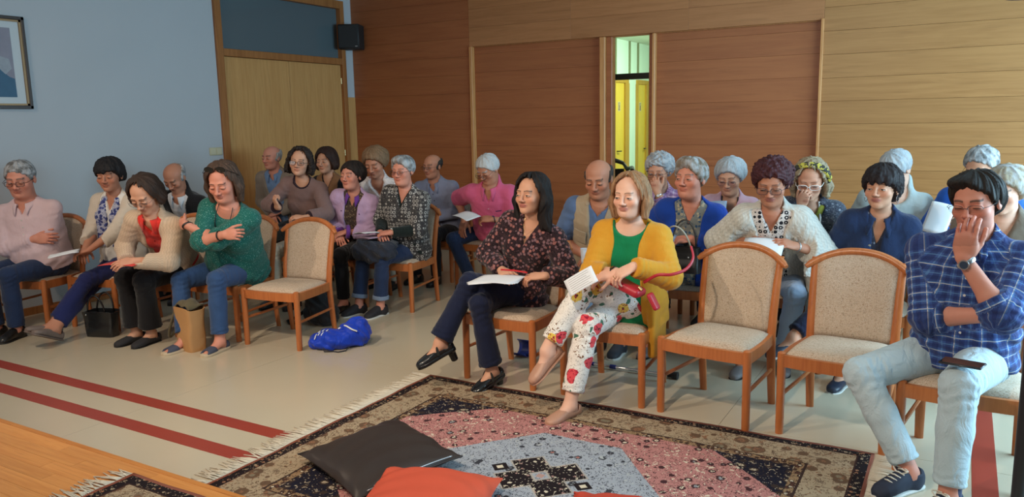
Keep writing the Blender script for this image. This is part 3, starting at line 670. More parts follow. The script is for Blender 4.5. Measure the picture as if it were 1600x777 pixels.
            f.put(ring + [q - x * .0008 for q in ring], [tuple(range(k)), tuple(range(k, 2 * k))[::-1]] + [(i, (i+1) % k, k + (i+1) % k, k + i) for i in range(k)]); s.mbpart(f, 'watch_dial', face[2], o)
        return o
def lens_mat():
    if 'lens' in MATS: return MATS['lens']
    m = bpy.data.materials.new('lens'); m.use_nodes = True; t = NT(m); t.n.clear(); o = t.node('ShaderNodeOutputMaterial'); tr = t.node('ShaderNodeBsdfTransparent', i_Color=(.93, .94, .95)); gl = t.node('ShaderNodeBsdfGlossy', i_Roughness=.05, i_Color=(.9, .95, 1)); fr = t.node('ShaderNodeValue'); fr.outputs[0].default_value = .035; mx = t.node('ShaderNodeMixShader')
    t.set(mx.inputs[0], fr.outputs[0]); t.t.links.new(tr.outputs[0], mx.inputs[1]); t.t.links.new(gl.outputs[0], mx.inputs[2]); t.t.links.new(mx.outputs[0], o.inputs[0]); MATS['lens'] = m; return m
# ------------------------------------------------------------------ wood and room
def wood(name, a, b, axis='x', sc=1., rough=.45, grain=1., rnd=.0, spec=.4):
    """long-grained wood; axis is the way the grain runs"""
    def pat(t):
        k = {'x': (.55, 9, 9), 'y': (9, .55, 9), 'z': (9, 9, .55)}[axis]
        oi = t.node('ShaderNodeObjectInfo').outputs['Random']
        v = t.node('ShaderNodeVectorMath', operation='ADD'); t.set(v.inputs[0], t.obj()); t.set(v.inputs[1], t.comb(t.math('MULTIPLY', oi, 17.), t.math('MULTIPLY', oi, 31.), t.math('MULTIPLY', oi, 7.)))
        vec = t.mapping(v.outputs[0], tuple(q * sc for q in k))
        n1 = t.noise(vec, 2.4, 4., 1.4); n2 = t.noise(t.mapping(v.outputs[0], tuple(q * sc * 5 for q in k)), 3., 2., .5)
        f = t.math('MULTIPLY_ADD', n2, .35, t.math('MULTIPLY', n1, .75)); c = t.ramp(f, [(.34, a), (.66, b)])
        dk = t.ramp(t.noise(t.mapping(v.outputs[0], tuple(q * sc * 1.3 for q in k)), 2., 3., 2.), [(.60, (0, 0, 0)), (.70, (1, 1, 1))])
        c = t.mix(t.math('MULTIPLY', dk, .38 * grain), c, tuple(q * .55 for q in a))
        if rnd: c = t.mix(1., c, t.comb(*[t.math('MULTIPLY_ADD', oi, rnd, 1 - rnd / 2)] * 3), 'MULTIPLY')
        return c
    return mat(name, a, rough, pat=pat, spec=spec)
W_WALL = wood('wall_veneer', srgb(154, 106, 60), srgb(170, 121, 72), 'x', .6, .38, .6, .08)  # back wall wood, right stretch: window light put into the colour
W_HEAD = wood('header_veneer', srgb(158, 104, 62), srgb(174, 118, 74), 'x', .6, .40, .6, .08)  # same wood on the header, with less shade put into the colour
W_DARK = wood('sliding_panel_veneer', srgb(148, 84, 48), srgb(162, 97, 57), 'x', .6, .42, .7, .06)  # same wood again, middle and left: weaker light painted as a darker tone
W_TRIM = wood('pale_trim_wood', srgb(176, 116, 66), srgb(206, 148, 92), 'z', .8, .4, .6)
W_DOOR = wood('door_veneer', srgb(186, 134, 78), srgb(202, 152, 94), 'z', .9, .42, .7, .04)
W_FRAME = wood('door_frame_wood', srgb(140, 88, 46), srgb(166, 108, 60), 'z', .9, .42, .6)
W_CHAIR = wood('cherry_chair_wood', srgb(168, 94, 50), srgb(188, 112, 62), 'z', 1.4, .32, .3, .06, .5)
PLASTER = mat('white_plaster', srgb(184, 187, 190), .85, .03, 2., bump=.08, bsc=90.)
def structure(o): o['kind'] = 'structure'; return o
XW, YW, YE = -7.12, 8.15, 1.98
def floor_pat(t):
    v = t.obj(); s = t.sep(v)
    n = t.noise(v, 1.1, 3.); n2 = t.noise(v, 160., 2.)
    c = t.mix(n, srgb(192, 178, 154), srgb(206, 192, 168)); return t.mix(t.math('MULTIPLY', n2, .16), c, srgb(180, 166, 144))
M_FLOOR = mat('cream_linoleum', (.7, .65, .55), .22, pat=floor_pat, spec=.5)
fl = MB(); fl.box(XW - .3, 3.2, -4.2, YW + .16, -.1, -.004); structure(fl.build('floor', mat('floor_seam', srgb(150, 140, 124), .5)))
FO = bpy.data.objects['floor']
tw, td = 1.52, 1.22; tiles = []
for i in range(7):
    for j in range(7):
        x0, y0 = XW + .0 + i * tw, YE - .1 + j * td - .35; x1, y1 = min(x0 + tw, 3.0), min(y0 + td, YW + .15)
        if x1 - x0 < .1 or y1 - y0 < .1: continue
        b = MB(); b.box(x0 + .0012, x1 - .0012, max(y0 + .0012, .8), y1 - .0012, -.004, 0); tiles.append(b.build('floor_tile', M_FLOOR, FO))
M_RED = mat('red_floor_marking', srgb(156, 62, 48), .35, .08, 5.)
for i, (ya, yb) in enumerate(((2.715, 2.815), (2.435, 2.535))):
    b = MB(); b.box(XW + .02, -2.72, ya, yb, 0, .0012); structure(b.build('trim_%d' % (i + 1), M_RED))
b = MB(); b.box(.125, .225, 2.2, 7.9, 0, .0012); structure(b.build('trim_3', M_RED))
# stage of strip parquet
ST = .16; b = MB(); b.box(XW + .02, 2.4, -1.2, YE - .012, 0, ST - .012); st = structure(b.build('floor_stage', W_FRAME))
b = MB(); b.box(XW + .02, 2.4, YE - .03, YE, 0.0, ST, .003); b.build('stage_edge', wood('stage_edge_wood', srgb(186, 112, 48), srgb(206, 134, 66), 'x'), st)
W_STAGE = wood('stage_parquet', srgb(206, 130, 60), srgb(224, 152, 80), 'x', 1.2, .34, .5, .16)
rr = random.Random(4); y = YE - .031
for r in range(13):
    x = -6.2 - rr.random() * .5
    while x < -1.6:
        L = rr.uniform(.55, .95); pb = MB(); pb.box(x, x + L - .0012, y - .0695, y, ST - .012, ST - rr.random() * .0006); pb.build('plank', W_STAGE, st); x += L
    y -= .0705
# left wall, ceiling, right wall with windows
DY0, DY1, DZ = 6.02, 7.92, 2.40
b = MB(); b.box(XW - .2, XW, -2.5, DY0, 0, 3.3); b.box(XW - .2, XW, DY0, DY1, 3.12, 3.3); b.box(XW - .2, XW, DY1, YW, 1.98, 3.3); b.box(XW - .2, XW - .03, DY1, YW, 0, 1.98)
wl = structure(b.build('wall_left', PLASTER))
b = MB(); b.box(XW - .025, XW + .012, DY1 + .075, YW - .001, 0.07, 1.98, .003); b.build('wood_panel', W_DOOR, wl)
b = MB(); b.box(XW - .3, 3.2, -2.5, YW + .15, 3.3, 3.4); structure(b.build('ceiling', mat('ceiling_paint', srgb(206, 208, 204), .9, .02, 2.)))
b = MB(); xr = 2.7
b.box(xr, xr + .2, 0.5, YW, 0, .8); b.box(xr, xr + .2, 0.5, YW, 2.75, 3.3)
for ya, yb in ((.5, 3.1), (4.45, 4.65), (5.95, 6.15), (7.5, YW)): b.box(xr, xr + .2, ya, yb, .8, 2.75)
structure(b.build('wall_right', PLASTER))
for i, (ya, yb) in enumerate(((3.1, 4.45), (4.65, 5.95), (6.15, 7.5))):
    b = MB()
    for q in ((ya, yb, .8, .86), (ya, yb, 2.69, 2.75), (ya, ya + .06, .86, 2.69), (yb - .06, yb, .86, 2.69), ((ya + yb) / 2 - .03, (ya + yb) / 2 + .03, .86, 2.69)): b.box(xr + .05, xr + .11, *q)
    w = structure(b.build('window_%d' % (i + 1), W_TRIM)); b = MB(); b.box(xr + .075, xr + .082, ya + .05, yb - .05, .85, 2.7); b.build('window_pane', lens_mat(), w)
# double door with glazed transom in the left wall
d1 = structure(empty('door_1', (XW, (DY0 + DY1) / 2, 0)))
def dbox(name, m, par, y0, y1, z0, z1, x0, x1, bev=.004):
    b = MB(); c = (DY0 + DY1) / 2; b.box(x0, x1, y0 - c, y1 - c, z0, z1, bev); return b.build(name, m, par)
dbox('door_jamb', W_FRAME, d1, DY0 - .09, DY0, 0, 3.2, -.10, .03); dbox('door_jamb', W_FRAME, d1, DY1, DY1 + .07, 0, 3.2, -.10, .03)
dbox('door_header', W_FRAME, d1, DY0, DY1, 3.10, 3.2, -.10, .03); dbox('transom_bar', W_FRAME, d1, DY0, DY1, DZ - .005, DZ + .075, -.10, .026)
mid = DY0 + (DY1 - DY0) * .52
for ya, yb in ((DY0 + .003, mid - .002), (mid + .002, DY1 - .003)):
    lf = dbox('door_leaf', W_DOOR, d1, ya, yb, .01, DZ - .008, -.055, -.012)
b = MB(); b.box(-.05, -.044, DY0 - (DY0 + DY1) / 2, DY1 - (DY0 + DY1) / 2, DZ + .07, 3.11); b.build('transom_glass', mat('dark_glass', (.10, .135, .15), .05, spec=.6), d1)
for yy, zz in ((DY0 + .012, 2.13), (DY0 + .012, 1.20), (DY1 - .012, 2.15), (DY1 - .012, 1.22)):
    b = MB(); b.tube([(-.004, yy - (DY0 + DY1) / 2, zz), (-.004, yy - (DY0 + DY1) / 2, zz + .075)], .008, 8); b.build('hinge', mat('brass', srgb(214, 190, 140), .3, metal=.8), d1)
b = MB(); b.box(XW - .85, XW - .8, DY0 - .5, DY1 + .5, 2, 3.3); b.box(XW - .85, XW - .2, DY0 - .5, DY0 - .45, 2, 3.3); structure(b.build('wall_beyond_door', PLASTER))
b = MB(); b.box(XW, XW + .016, -2., DY0 - .09, 0, .07, .003); structure(b.build('baseboard_left', W_FRAME))
# timber back wall: plinth, fixed boards, header, two sliding panels, the gap
XA, X1, X2, X3, X4, X5 = XW + .005, -5.258, -3.535, -2.993, -1.245, 2.7
ZT, PITCH = 2.525, .2195
bw = structure(empty('wall_back', (0, YW, 0)))
b = MB(); b.box(XA, X1 - .01, .03, .14, 0, 3.3); b.box(X1 - .01, X5, .06, .14, ZT + .02, 3.3); b.box(X4 + .01, X5, .03, .14, 0, ZT + .02); b.box(X1, X2 + .04, .080, .12, 0, ZT); b.box(X3 + .03, X4, .080, .12, 0, ZT); b.build('wall_backing', mat('joint_shadow', srgb(72, 44, 24), .8), bw)  # boxes behind the sliding panels added to stop corridor light leaking through joints
def boards(x0, x1, z0, z1, m, y=0., splits=(), pitch=PITCH, base=0., gap=.0010, name='wood_board', jit=.0004):
    rd = random.Random(int(x0 * 100)); z = base
    while z < z1 - .01:
        a, c = max(z, z0), min(z + pitch, z1); z += pitch
        if c - a < .012: continue
        xs = [x0] + [q for q in splits if x0 < q < x1] + [x1]
        for i in range(len(xs) - 1):
            q = MB(); q.box(xs[i] + gap / 2, xs[i+1] - gap / 2, y - rd.random() * jit, y + .03, a + gap / 2, c - gap / 2, .0009); q.build(name, m, bw)
boards(XA, X1 - .012, 0, 3.3, W_DARK, 0., base=0.)
boards(X1 - .012, X4 + .012, ZT, 3.3, W_HEAD, -.002, (X1 + 1.35, X1 + 2.7), base=ZT - .001)
boards(X4 + .012, X5, 0, 3.3, W_WALL, 0., base=0., gap=.0018)
def slide(x0, x1):
    boards(x0, x1, .02, ZT - .01, W_DARK, .045, base=.02)
slide(X1 + .03, X2 - .02); slide(X3 + .07, X4 - .012)
for x0, x1, y0, z1 in ((X1 - .012, X1 + .028, -.018, ZT), (X4 - .014, X4 + .014, -.018, ZT + .012)):
    b = MB(); b.box(x0, x1, y0, .08, 0, z1, .004); b.build('upright_trim', W_TRIM, bw)
for x0, x1, m, y0 in ((X2 - .02, X2 + .045, W_TRIM, -.02), (X2 + .045, X2 + .115, W_DARK, .02), (X3, X3 + .045, W_DARK, .02), (X3 + .045, X3 + .078, W_TRIM, -.015)):
    b = MB(); b.box(x0, x1, y0, .12, 0, ZT - .004, .006); b.build('jamb_post', m, bw)
b = MB(); b.box(X1, X4, .03, .12, ZT - .01, ZT + .03); b.build('track_rail', W_FRAME, bw)
# corridor beyond the gap: its side wall with two doors runs away from the hall
XC = -5.5; YB, YZ = YW + .16, 17.2; mint = mat('corridor_paint', srgb(206, 230, 212), .7, .02, 2.); co = structure(empty('wall_corridor', (XC, 0, 0)))
b = MB(); b.box(-.1, 0, YB, YZ, 0, 3.05); b.build('corridor_wall', mint, co); b = MB(); b.box(0, 4.2, YZ, YZ + .1, 0, 3.05); b.box(4.2, 4.3, YB, YZ, 0, 3.05); b.build('corridor_end_wall', mint, co)
b = MB(); b.box(XC - .1, XC + 4.3, YB, YZ + .1, 3.05, 3.12); structure(b.build('ceiling_corridor', mat('corridor_ceiling', srgb(214, 228, 214), .8)))
b = MB(); b.box(XC - .1, XC + 4.3, YB, YZ, -.1, -.002); structure(b.build('floor_corridor', M_FLOOR))
b = MB(); b.box(0, 4.2, 9.42, 9.52, 2.118, 2.192, .004); b.build('dark_beam', mat('dark_beam_paint', srgb(34, 28, 24), .5), co)
for yy in (13.27, 13.95, 14.38): b = MB(); b.box(0, .03, yy - .02, yy + .02, 2.42, 3.05); b.build('upright_strip', mat('olive_strip', srgb(126, 132, 100), .6), co)
YD = wood('yellow_door_wood', srgb(204, 168, 52), srgb(218, 186, 72), 'z', .8, .4, .3); YF = wood('ochre_frame_wood', srgb(166, 124, 44), srgb(186, 146, 58), 'z', .8, .45, .4)
plate = mat('sign_plate', srgb(206, 198, 150), .4); ink = mat('sign_ink', srgb(110, 50, 30), .5)
for i, (ya, yb, ys, yh) in enumerate(((13.21, 13.64, 13.40, 13.30), (14.33, 14.74, 14.46, 14.68))):
    d = structure(empty('door_%d' % (i + 2), (XC, ya, 0))); w = yb - ya; c = ys - ya
    b = MB(); b.box(.002, .03, 0, w, 0, 2.28, .003); b.build('door_leaf', YD, d)
    b = MB(); b.box(.001, .05, -.02, w + .20, 2.28, 2.36); b.build('door_head', YF, d); b = MB(); b.box(.001, .06, w, w + .20, 0, 2.28); b.build('door_jamb', YF, d); b = MB(); b.box(.001, .05, -.03, 0, 0, 2.28); b.build('door_jamb', YF, d)
    b = MB(); b.box(.03, .034, c - .055, c + .055, 1.77, 1.94); b.build('sign_plate', plate, d)
    b = MB(); b.box(.034, .0355, c - .038, c + .038, 1.785, 1.925); b.build('sign_frame', ink, d); b = MB(); b.box(.0355, .0365, c - .026, c + .026, 1.797, 1.913); b.build('sign_field', plate, d)
    b = MB(); b.box(.0365, .038, c - .013, c + .013, 1.84, 1.88); b.box(.0365, .038, c - .007, c + .007, 1.885, 1.905); b.box(.0365, .038, c - .011, c - .002, 1.80, 1.84); b.box(.0365, .038, c + .002, c + .011, 1.80, 1.84); b.build('sign_figure', ink, d)
    h = yh - ya; b = MB(); b.tube([(.03, h, 1.05), (.075, h, 1.05), (.08, h + (.10 if i == 0 else -.10), 1.05)], .011, 8); b.build('door_handle', mat('dark_metal', (.08, .07, .06), .35, metal=.9), d)
nb = empty('notice_board', (XC, 13.04, 1.0)); tag(nb, 'pale notice board on the corridor wall left of the yellow doors', 'notice board'); b = MB(); b.box(.002, .02, -.14, .12, 0, 1.25, .003); b.build('board', mat('board_grey', srgb(190, 206, 198), .6), nb)
for zz, cc in ((.95, srgb(40, 150, 96)), (.55, srgb(225, 228, 222)), (.15, srgb(205, 214, 210))): b = MB(); b.box(.02, .024, -.10, .09, zz, zz + .26); b.build('notice_sheet', mat('sheet_%.2f' % zz, cc, .7), nb)
# ------------------------------------------------------------------ seating plan: x, y, turn, label
CHAIRS = [
 (-1.105, 4.18, -8.6, 'empty wooden chair with beige upholstery, next to the woman in yellow cardigan'),
 (-.475, 4.185, -4.5, 'empty upholstered chair between the first empty chair and the plaid-shirted man'),
 (-4.37, 4.15, 6, 'empty upholstered chair at the aisle end of the left front row'),
 (-1.74, 4.225, 0, 'chair under the woman in yellow cardigan and floral trousers'),
 (-2.42, 4.21, -2, 'chair under the dark-haired woman in black floral blouse'),
 (.085, 3.98, -4, 'chair under the man in blue plaid shirt'),
 (-4.97, 4.13, 4, 'chair under the woman in teal blouse with crossed arms'),
 (-5.53, 4.00, 6, 'chair under the woman in beige cardigan and red shirt'),
 (-6.13, 3.88, 8, 'chair under the woman in blue patterned scarf'),
 (-6.62, 3.56, 14, 'chair under the man in pale pink shirt with crossed arms'),
 (-6.52, 4.98, 4, 'chair under the balding man in black jacket by the white wall'),
 (-5.42, 5.40, 4, 'chair under the curly-haired woman in mauve jumper'),
 (-4.86, 5.44, 3, 'chair under the woman in lilac jacket'),
 (-4.32, 5.46, 3, 'chair under the woman in grey ring-patterned blouse'),
 (-6.62, 6.30, 3, 'chair under the man in taupe jacket before the wooden door'),
 (-5.92, 6.35, 2, 'chair under the woman with dark bob in black top'),
 (-5.25, 6.40, 2, 'chair under the woman in white flowered blouse'),
 (-4.72, 6.68, 1, 'chair under the man in blue-grey shirt and glasses'),
 (-4.12, 6.62, 1, 'chair under the white-haired man in pink shirt'),
 (-2.36, 5.42, -1, 'chair under the bald man in beige waistcoat'),
 (-1.72, 5.45, 0, 'chair under the woman in royal blue cardigan'),
 (-1.10, 5.48, 0, 'chair under the red-haired woman in white knitted cardigan'),
 (-.46, 5.28, -2, 'chair under the woman in denim jacket'),
 (.20, 5.36, -3, 'chair behind the plaid-shirted man'),
 (-2.22, 6.42, -1, 'chair under the grey-haired woman in purple checked shirt'),
 (-1.63, 6.42, 0, 'chair under the grey-haired woman in pink top'),
 (-1.02, 6.42, 0, 'chair under the woman with yellow headband'),
 (-.44, 6.56, -1, 'chair under the grey-haired person in pale shirt bending down'),
 (.12, 6.56, -2, 'chair under the man in royal blue jacket holding a sheet'),
]
# ------------------------------------------------------------------ chairs
def chair_cloth(t):
    v = t.obj(); n = t.noise(v, 9., 3.); c = t.mix(n, srgb(190, 168, 146), srgb(204, 184, 164))
    s = t.ramp(t.voro(v, 150.), [(.18, (1, 1, 1)), (.34, (0, 0, 0))]); c = t.mix(t.math('MULTIPLY', s, .6), c, srgb(220, 208, 196))
    k = t.ramp(t.noise(v, 150., 2., 1.5), [(.56, (0, 0, 0)), (.64, (1, 1, 1))]); c = t.mix(t.math('MULTIPLY', k, .7), c, srgb(138, 106, 78))
    k2 = t.ramp(t.noise(t.mapping(v, loc=(3, 1, 2)), 70., 2., 2.), [(.58, (0, 0, 0)), (.66, (1, 1, 1))]); return t.mix(t.math('MULTIPLY', k2, .6), c, srgb(160, 146, 128))
M_SEAT = mat('chair_upholstery', (.6, .5, .4), .92, pat=chair_cloth, bump=.25, bsc=260., spec=.15)
def make_chair():
    r = empty('upholstered_chair', (0, 0, 0)); fx, fy, bx, by = .245, -.215, .208, .215
    for sg in (-1, 1):
        b = MB(); b.tube([(sg * fx, fy, 0), (sg * fx, fy, .02), (sg * fx, fy, .41), (sg * fx, fy, .432), (sg * fx, fy, .438)], [.0195, .021, .0225, .021, .012], 12); b.build('leg', W_CHAIR, r, 'auto')
        b = MB(); P = [(bx, by + .045, 0), (bx, by + .02, .2), (bx, by, .40), (bx + .002, by + .012, .52), (bx + .006, by + .045, .70), (bx + .010, by + .082, .852)]
        b.tube([(sg * p[0], p[1], p[2]) for p in P], [.021, .024, .026, .025, .023, .020], 10, sx=.72, up=V(1, 0, 0)); b.build('leg', W_CHAIR, r, 'auto')
        b = MB(); b.tube([(sg * fx, fy, .205), (sg * (bx + .003), by + .02, .215)], .0105, 8); b.build('stretcher', W_CHAIR, r, 'auto')
    b = MB()
    F = [(x, fy - .006 - .014 * (1 - (x / fx) ** 2), z) for z in (.365, .425) for x in np.linspace(-fx, fx, 9)]
    def rail(pts, th, z0, z1):
        pts = np.array(pts, float); d = np.gradient(pts, axis=0); n = np.stack([-d[:, 1], d[:, 0]], 1); n /= np.linalg.norm(n, axis=1, keepdims=True)
        A, B = pts + n * th / 2, pts - n * th / 2; k = len(pts); v = [(*q, z) for z in (z0, z1) for s_ in (A, B) for q in s_]; f = []
        for i in range(k - 1): f += [(i, i+1, k+i+1, k+i), (2*k+i, 3*k+i, 3*k+i+1, 2*k+i+1), (i, 2*k+i, 2*k+i+1, i+1), (k+i, k+i+1, 3*k+i+1, 3*k+i)]
        f += [(0, k, 3*k, 2*k), (k-1, 3*k-1, 4*k-1, 2*k-1)]; b.put(v, f)
    rail([(x, fy - .002 - .016 * (1 - (x / fx) ** 2)) for x in np.linspace(-fx, fx, 11)], .024, .362, .424)
    for sg in (-1, 1): rail([(sg * (fx + (bx - fx) * q + .010 * math.sin(q * 3.14)), fy + (by - fy) * q) for q in np.linspace(0, 1, 9)], .024, .362, .424)
    rail([(x, by) for x in np.linspace(-bx, bx, 3)], .024, .362, .424); b.build('seat_frame', W_CHAIR, r, 'auto')
    b = MB(); G = []
    for j in np.linspace(0, 1, 15):
        row = []
        for i in np.linspace(-1, 1, 17):
            e = 1 - max(0, abs(i) - .86) ** 2 * 0; w = (fx - .012) * (1 - j) + (bx - .004) * j + .012 * math.sin(j * 3.14); y = fy + .012 - .016 * (1 - i * i) * (1 - j) + (by - fy - .02) * j
            x = i * w; cr = (1 - abs(i) ** 5) * (1 - abs(2 * j - 1) ** 5); row.append((x, y, .420 + .036 * cr ** .5))
        G.append(row)
    G = np.array(G); n = G.shape; top = G.reshape(-1, 3); bot = top.copy(); bot[:, 2] = .405; k = n[0] * n[1]; f = []
    for i in range(n[0] - 1):
        for j in range(n[1] - 1): a = i * n[1] + j; f += [(a, a+1, a+n[1]+1, a+n[1]), (k+a, k+a+n[1], k+a+n[1]+1, k+a+1)]
    e = [j for j in range(n[1])] + [i * n[1] + n[1] - 1 for i in range(1, n[0])] + [(n[0]-1) * n[1] + j for j in range(n[1] - 2, -1, -1)] + [i * n[1] for i in range(n[0] - 2, 0, -1)]
    for q in range(len(e)): a, c = e[q], e[(q+1) % len(e)]; f.append((a, k + a, k + c, c))
    b.put(list(top) + list(bot), f); b.build('seat', M_SEAT, r, True)
    def arch(x, dz=0): return .915 + dz - .085 * (abs(x) / .25) ** 2.2
    b = MB(); P = []
    for x in np.linspace(-.262, .262, 25): P.append((x, by + .085 - .035 * (abs(x) / .26) ** 3 + .022 * (1 - (x / .26) ** 2), arch(x, -.022)))
    rad = np.full(25, .0215); rad[0] = rad[-1] = .013; rad[1] = rad[-2] = .0205; b.tube(P, rad, 12, sx=.95, up=V(0, 1, 0)); b.build('top_rail', W_CHAIR, r, 'auto')
    G = []
    for q in np.linspace(0, 1, 14):
        row = []
        for i in np.linspace(-1, 1, 15):
            zt = arch(i * .2, -.030); z = .428 + (zt - .428) * q; w = (bx - .012) + .006 * q
            y = np.interp(z, [.40, .52, .70, .852, .92], [by, by + .012, by + .045, by + .082, by + .098]) + .020 * (1 - i * i) * q; row.append((i * w, y, z))
        G.append(row)
    G = np.array(G); b = MB(); fr = G.copy(); I = np.linspace(-1, 1, 15)[None, :]; Q = np.linspace(0, 1, 14)[:, None]; pad = ((1 - np.abs(I) ** 6) * (1 - np.abs(2 * Q - 1) ** 6)) ** .5
    fr[:, :, 1] -= .010 + .014 * pad; bk = G.copy(); bk[:, :, 1] += .008 + .006 * pad; n = G.shape; k = n[0] * n[1]; f = []
    for i in range(n[0] - 1):
        for j in range(n[1] - 1): a = i * n[1] + j; f += [(a, a+1, a+n[1]+1, a+n[1]), (k+a, k+a+n[1], k+a+n[1]+1, k+a+1)]
    e = [j for j in range(n[1])] + [i * n[1] + n[1] - 1 for i in range(1, n[0])] + [(n[0]-1) * n[1] + j for j in range(n[1] - 2, -1, -1)] + [i * n[1] for i in range(n[0] - 2, 0, -1)]
    for q in range(len(e)): a, c = e[q], e[(q+1) % len(e)]; f.append((a, k + a, k + c, c))
    b.put(list(fr.reshape(-1, 3)) + list(bk.reshape(-1, 3)), f); b.build('backrest', M_SEAT, r, True)
    return r
CH0 = make_chair(); used = []
def chair(x, y, rot, label):
    o = CH0 if not used else copy_tree(CH0); used.append(o); o.location = (x, y, 0); o.rotation_euler = (0, 0, math.radians(rot))
    tag(o, label, 'chair', 'wooden upholstered chairs of the audience'); return o
for q in CHAIRS: chair(*q)

# ------------------------------------------------------------------ rugs
def rug_pat(hx, hy, full=True):
    def pat(t):
        v = t.obj(); s = t.sep(v); sn = lambda q: t.math('MULTIPLY', t.math('ROUND', t.math('MULTIPLY', q, 260.)), 1 / 260.)
        ax, ay = sn(t.math('ABSOLUTE', s[0])), sn(t.math('ABSOLUTE', s[1])); de = t.math('MINIMUM', t.math('SUBTRACT', hx, ax), t.math('SUBTRACT', hy, ay))
        sym = t.comb(ax, ay, 0.)
        def lt(a, b): return t.math('LESS_THAN', a, b)
        beige, black, navy, pink, grey, rust, cream, gold = srgb(166, 146, 120), srgb(38, 30, 32), srgb(30, 30, 44), srgb(182, 124, 118), srgb(160, 164, 172), srgb(130, 66, 50), srgb(214, 200, 176), srgb(160, 118, 70)
        # scattered flower motifs: rosettes with rings, leaves, stems
        def motifs(base, sc, cols, dens=.30, seed=0.):
            vv = t.mapping(sym, loc=(seed, seed * .7, 0)); d = t.voro(vv, sc); rc = t.voro(vv, sc, out='Color'); r = t.sep(rc)
            c = base
            ring = t.math('MULTIPLY', t.math('GREATER_THAN', d, dens * .55), lt(d, dens)); c = t.mix(ring, c, cols[0])
            c = t.mix(lt(d, dens * .55), c, t.mix(t.math('GREATER_THAN', r[0], .5), cols[1], cols[2])); c = t.mix(lt(d, dens * .2), c, cols[0])
            w = t.noise(vv, sc * 1.6, 2., 2.2); c = t.mix(t.math('MULTIPLY', t.math('GREATER_THAN', w, .515), lt(w, .548)), c, cols[0])
            w2 = t.noise(t.mapping(vv, loc=(4, 2, 1)), sc * 2.3, 2., 1.5); c = t.mix(t.math('GREATER_THAN', w2, .64), c, cols[1]); return c
        fld_pink = motifs(pink, 15., [srgb(70, 44, 46), cream, srgb(150, 150, 152)], .30)
        fld_navy = motifs(navy, 17., [srgb(60, 48, 44), srgb(184, 168, 144), srgb(160, 130, 98)], .40, 3.)
        fld_grey = motifs(grey, 13., [srgb(60, 60, 66), srgb(176, 178, 178), srgb(170, 110, 100)], .26, 7.)
        brd = motifs(beige, 9.5, [srgb(104, 80, 62), srgb(140, 100, 76), srgb(128, 118, 98)], .36, 11.)
        brd = t.mix(t.math('MULTIPLY', t.math('GREATER_THAN', t.noise(sym, 34., 2., 1.), .60), .6), brd, srgb(94, 74, 62))
        grd = motifs(black, 34., [black, beige, srgb(170, 120, 90)], .5, 5.)
        grd2 = motifs(srgb(150, 122, 92), 38., [srgb(64, 46, 40), srgb(90, 56, 46), cream], .5, 9.)
        c = fld_navy
        if full:
            c = t.mix(lt(t.math('ADD', t.math('MULTIPLY', ax, .74), t.math('MULTIPLY', ay, .84)), 1.0), c, fld_pink)
            c = t.mix(t.math('MULTIPLY', lt(t.math('MULTIPLY_ADD', ay, .85, ax), .60), lt(ay, .455)), c, fld_grey)
            r1 = t.math('MAXIMUM', t.math('ABSOLUTE', t.math('SUBTRACT', ax, .085)), t.math('ABSOLUTE', t.math('SUBTRACT', ay, .075)))
            m1 = t.math('ADD', t.math('ABSOLUTE', t.math('SUBTRACT', ax, .088)), t.math('ABSOLUTE', t.math('SUBTRACT', ay, .078)))
            c = t.mix(lt(m1, .120), c, srgb(170, 160, 150)); c = t.mix(lt(m1, .108), c, motifs(black, 34., [black, cream, srgb(190, 150, 140)], .50, 2.))
            c = t.mix(lt(t.math('MAXIMUM', t.math('MULTIPLY', ax, 1.), ay), .018), c, srgb(176, 140, 130))
            cc = t.math('ADD', t.math('ABSOLUTE', t.math('SUBTRACT', ax, .215)), ay); c = t.mix(lt(cc, .05), c, black); c = t.mix(lt(cc, .022), c, cream)
        c = t.mix(lt(de, .315), c, grd2); c = t.mix(lt(de, .275), c, srgb(60, 44, 40)); c = t.mix(lt(de, .265), c, brd); c = t.mix(lt(de, .075), c, srgb(60, 40, 36)); c = t.mix(lt(de, .066), c, grd); c = t.mix(lt(de, .018), c, srgb(150, 88, 70))
        return t.mix(1., c, t.comb(*[t.math('MULTIPLY_ADD', t.noise(v, 4., 3.), .3, .85)] * 3), 'MULTIPLY')
    return pat
FRINGE = mat('fringe_cotton', srgb(206, 196, 178), .9, .1, 30.)
def rug(name, x0, x1, y0, y1, z, label, seed, full=True, sides=(-1, 1)):
    hx, hy = (x1 - x0) / 2, (y1 - y0) / 2; G = [[(-hx + 2 * hx * i / 40, -hy + 2 * hy * j / 30, .006 + .0022 * math.sin(i * .7 + j * .4 + seed) * math.sin(j * .9)) for j in range(31)] for i in range(41)]
    b = MB(); b.sheet(G, .008); o = b.build(name, mat(name + '_pile', (.4, .3, .3), .95, pat=rug_pat(hx, hy, full), bump=.5, bsc=420., spec=.1), None, True, ((x0 + x1) / 2, (y0 + y1) / 2, z)); tag(o, label, 'rug')
    rd = random.Random(seed); b = MB()
    for sd in sides:
        n = int(hy * 2 / .0085)
        for i in range(n):
            y = -hy + (i + .5) * hy * 2 / n; a = sd * hx; L = rd.uniform(.10, .155); dy = rd.gauss(0, .009); b.tube([(a - sd * .004, y, .007), (a + sd * L * .5, y + dy, .004 + rd.random() * .003), (a + sd * L, y + dy * 2.4, .0025)], [.0036, .0040, .0022], 4)
    f = b.build('fringe', FRINGE, o, True); f['kind'] = 'stuff'; return o
rug('patterned_rug', -2.905, -.275, 2.0, 3.92, .0, 'large patterned rug with pink field and grey medallion in front of the chairs', 1)
rug('stage_rug', -2.98, -1.2, .9, 1.885, ST, 'corner of a second fringed rug lying on the wooden stage', 2, False)

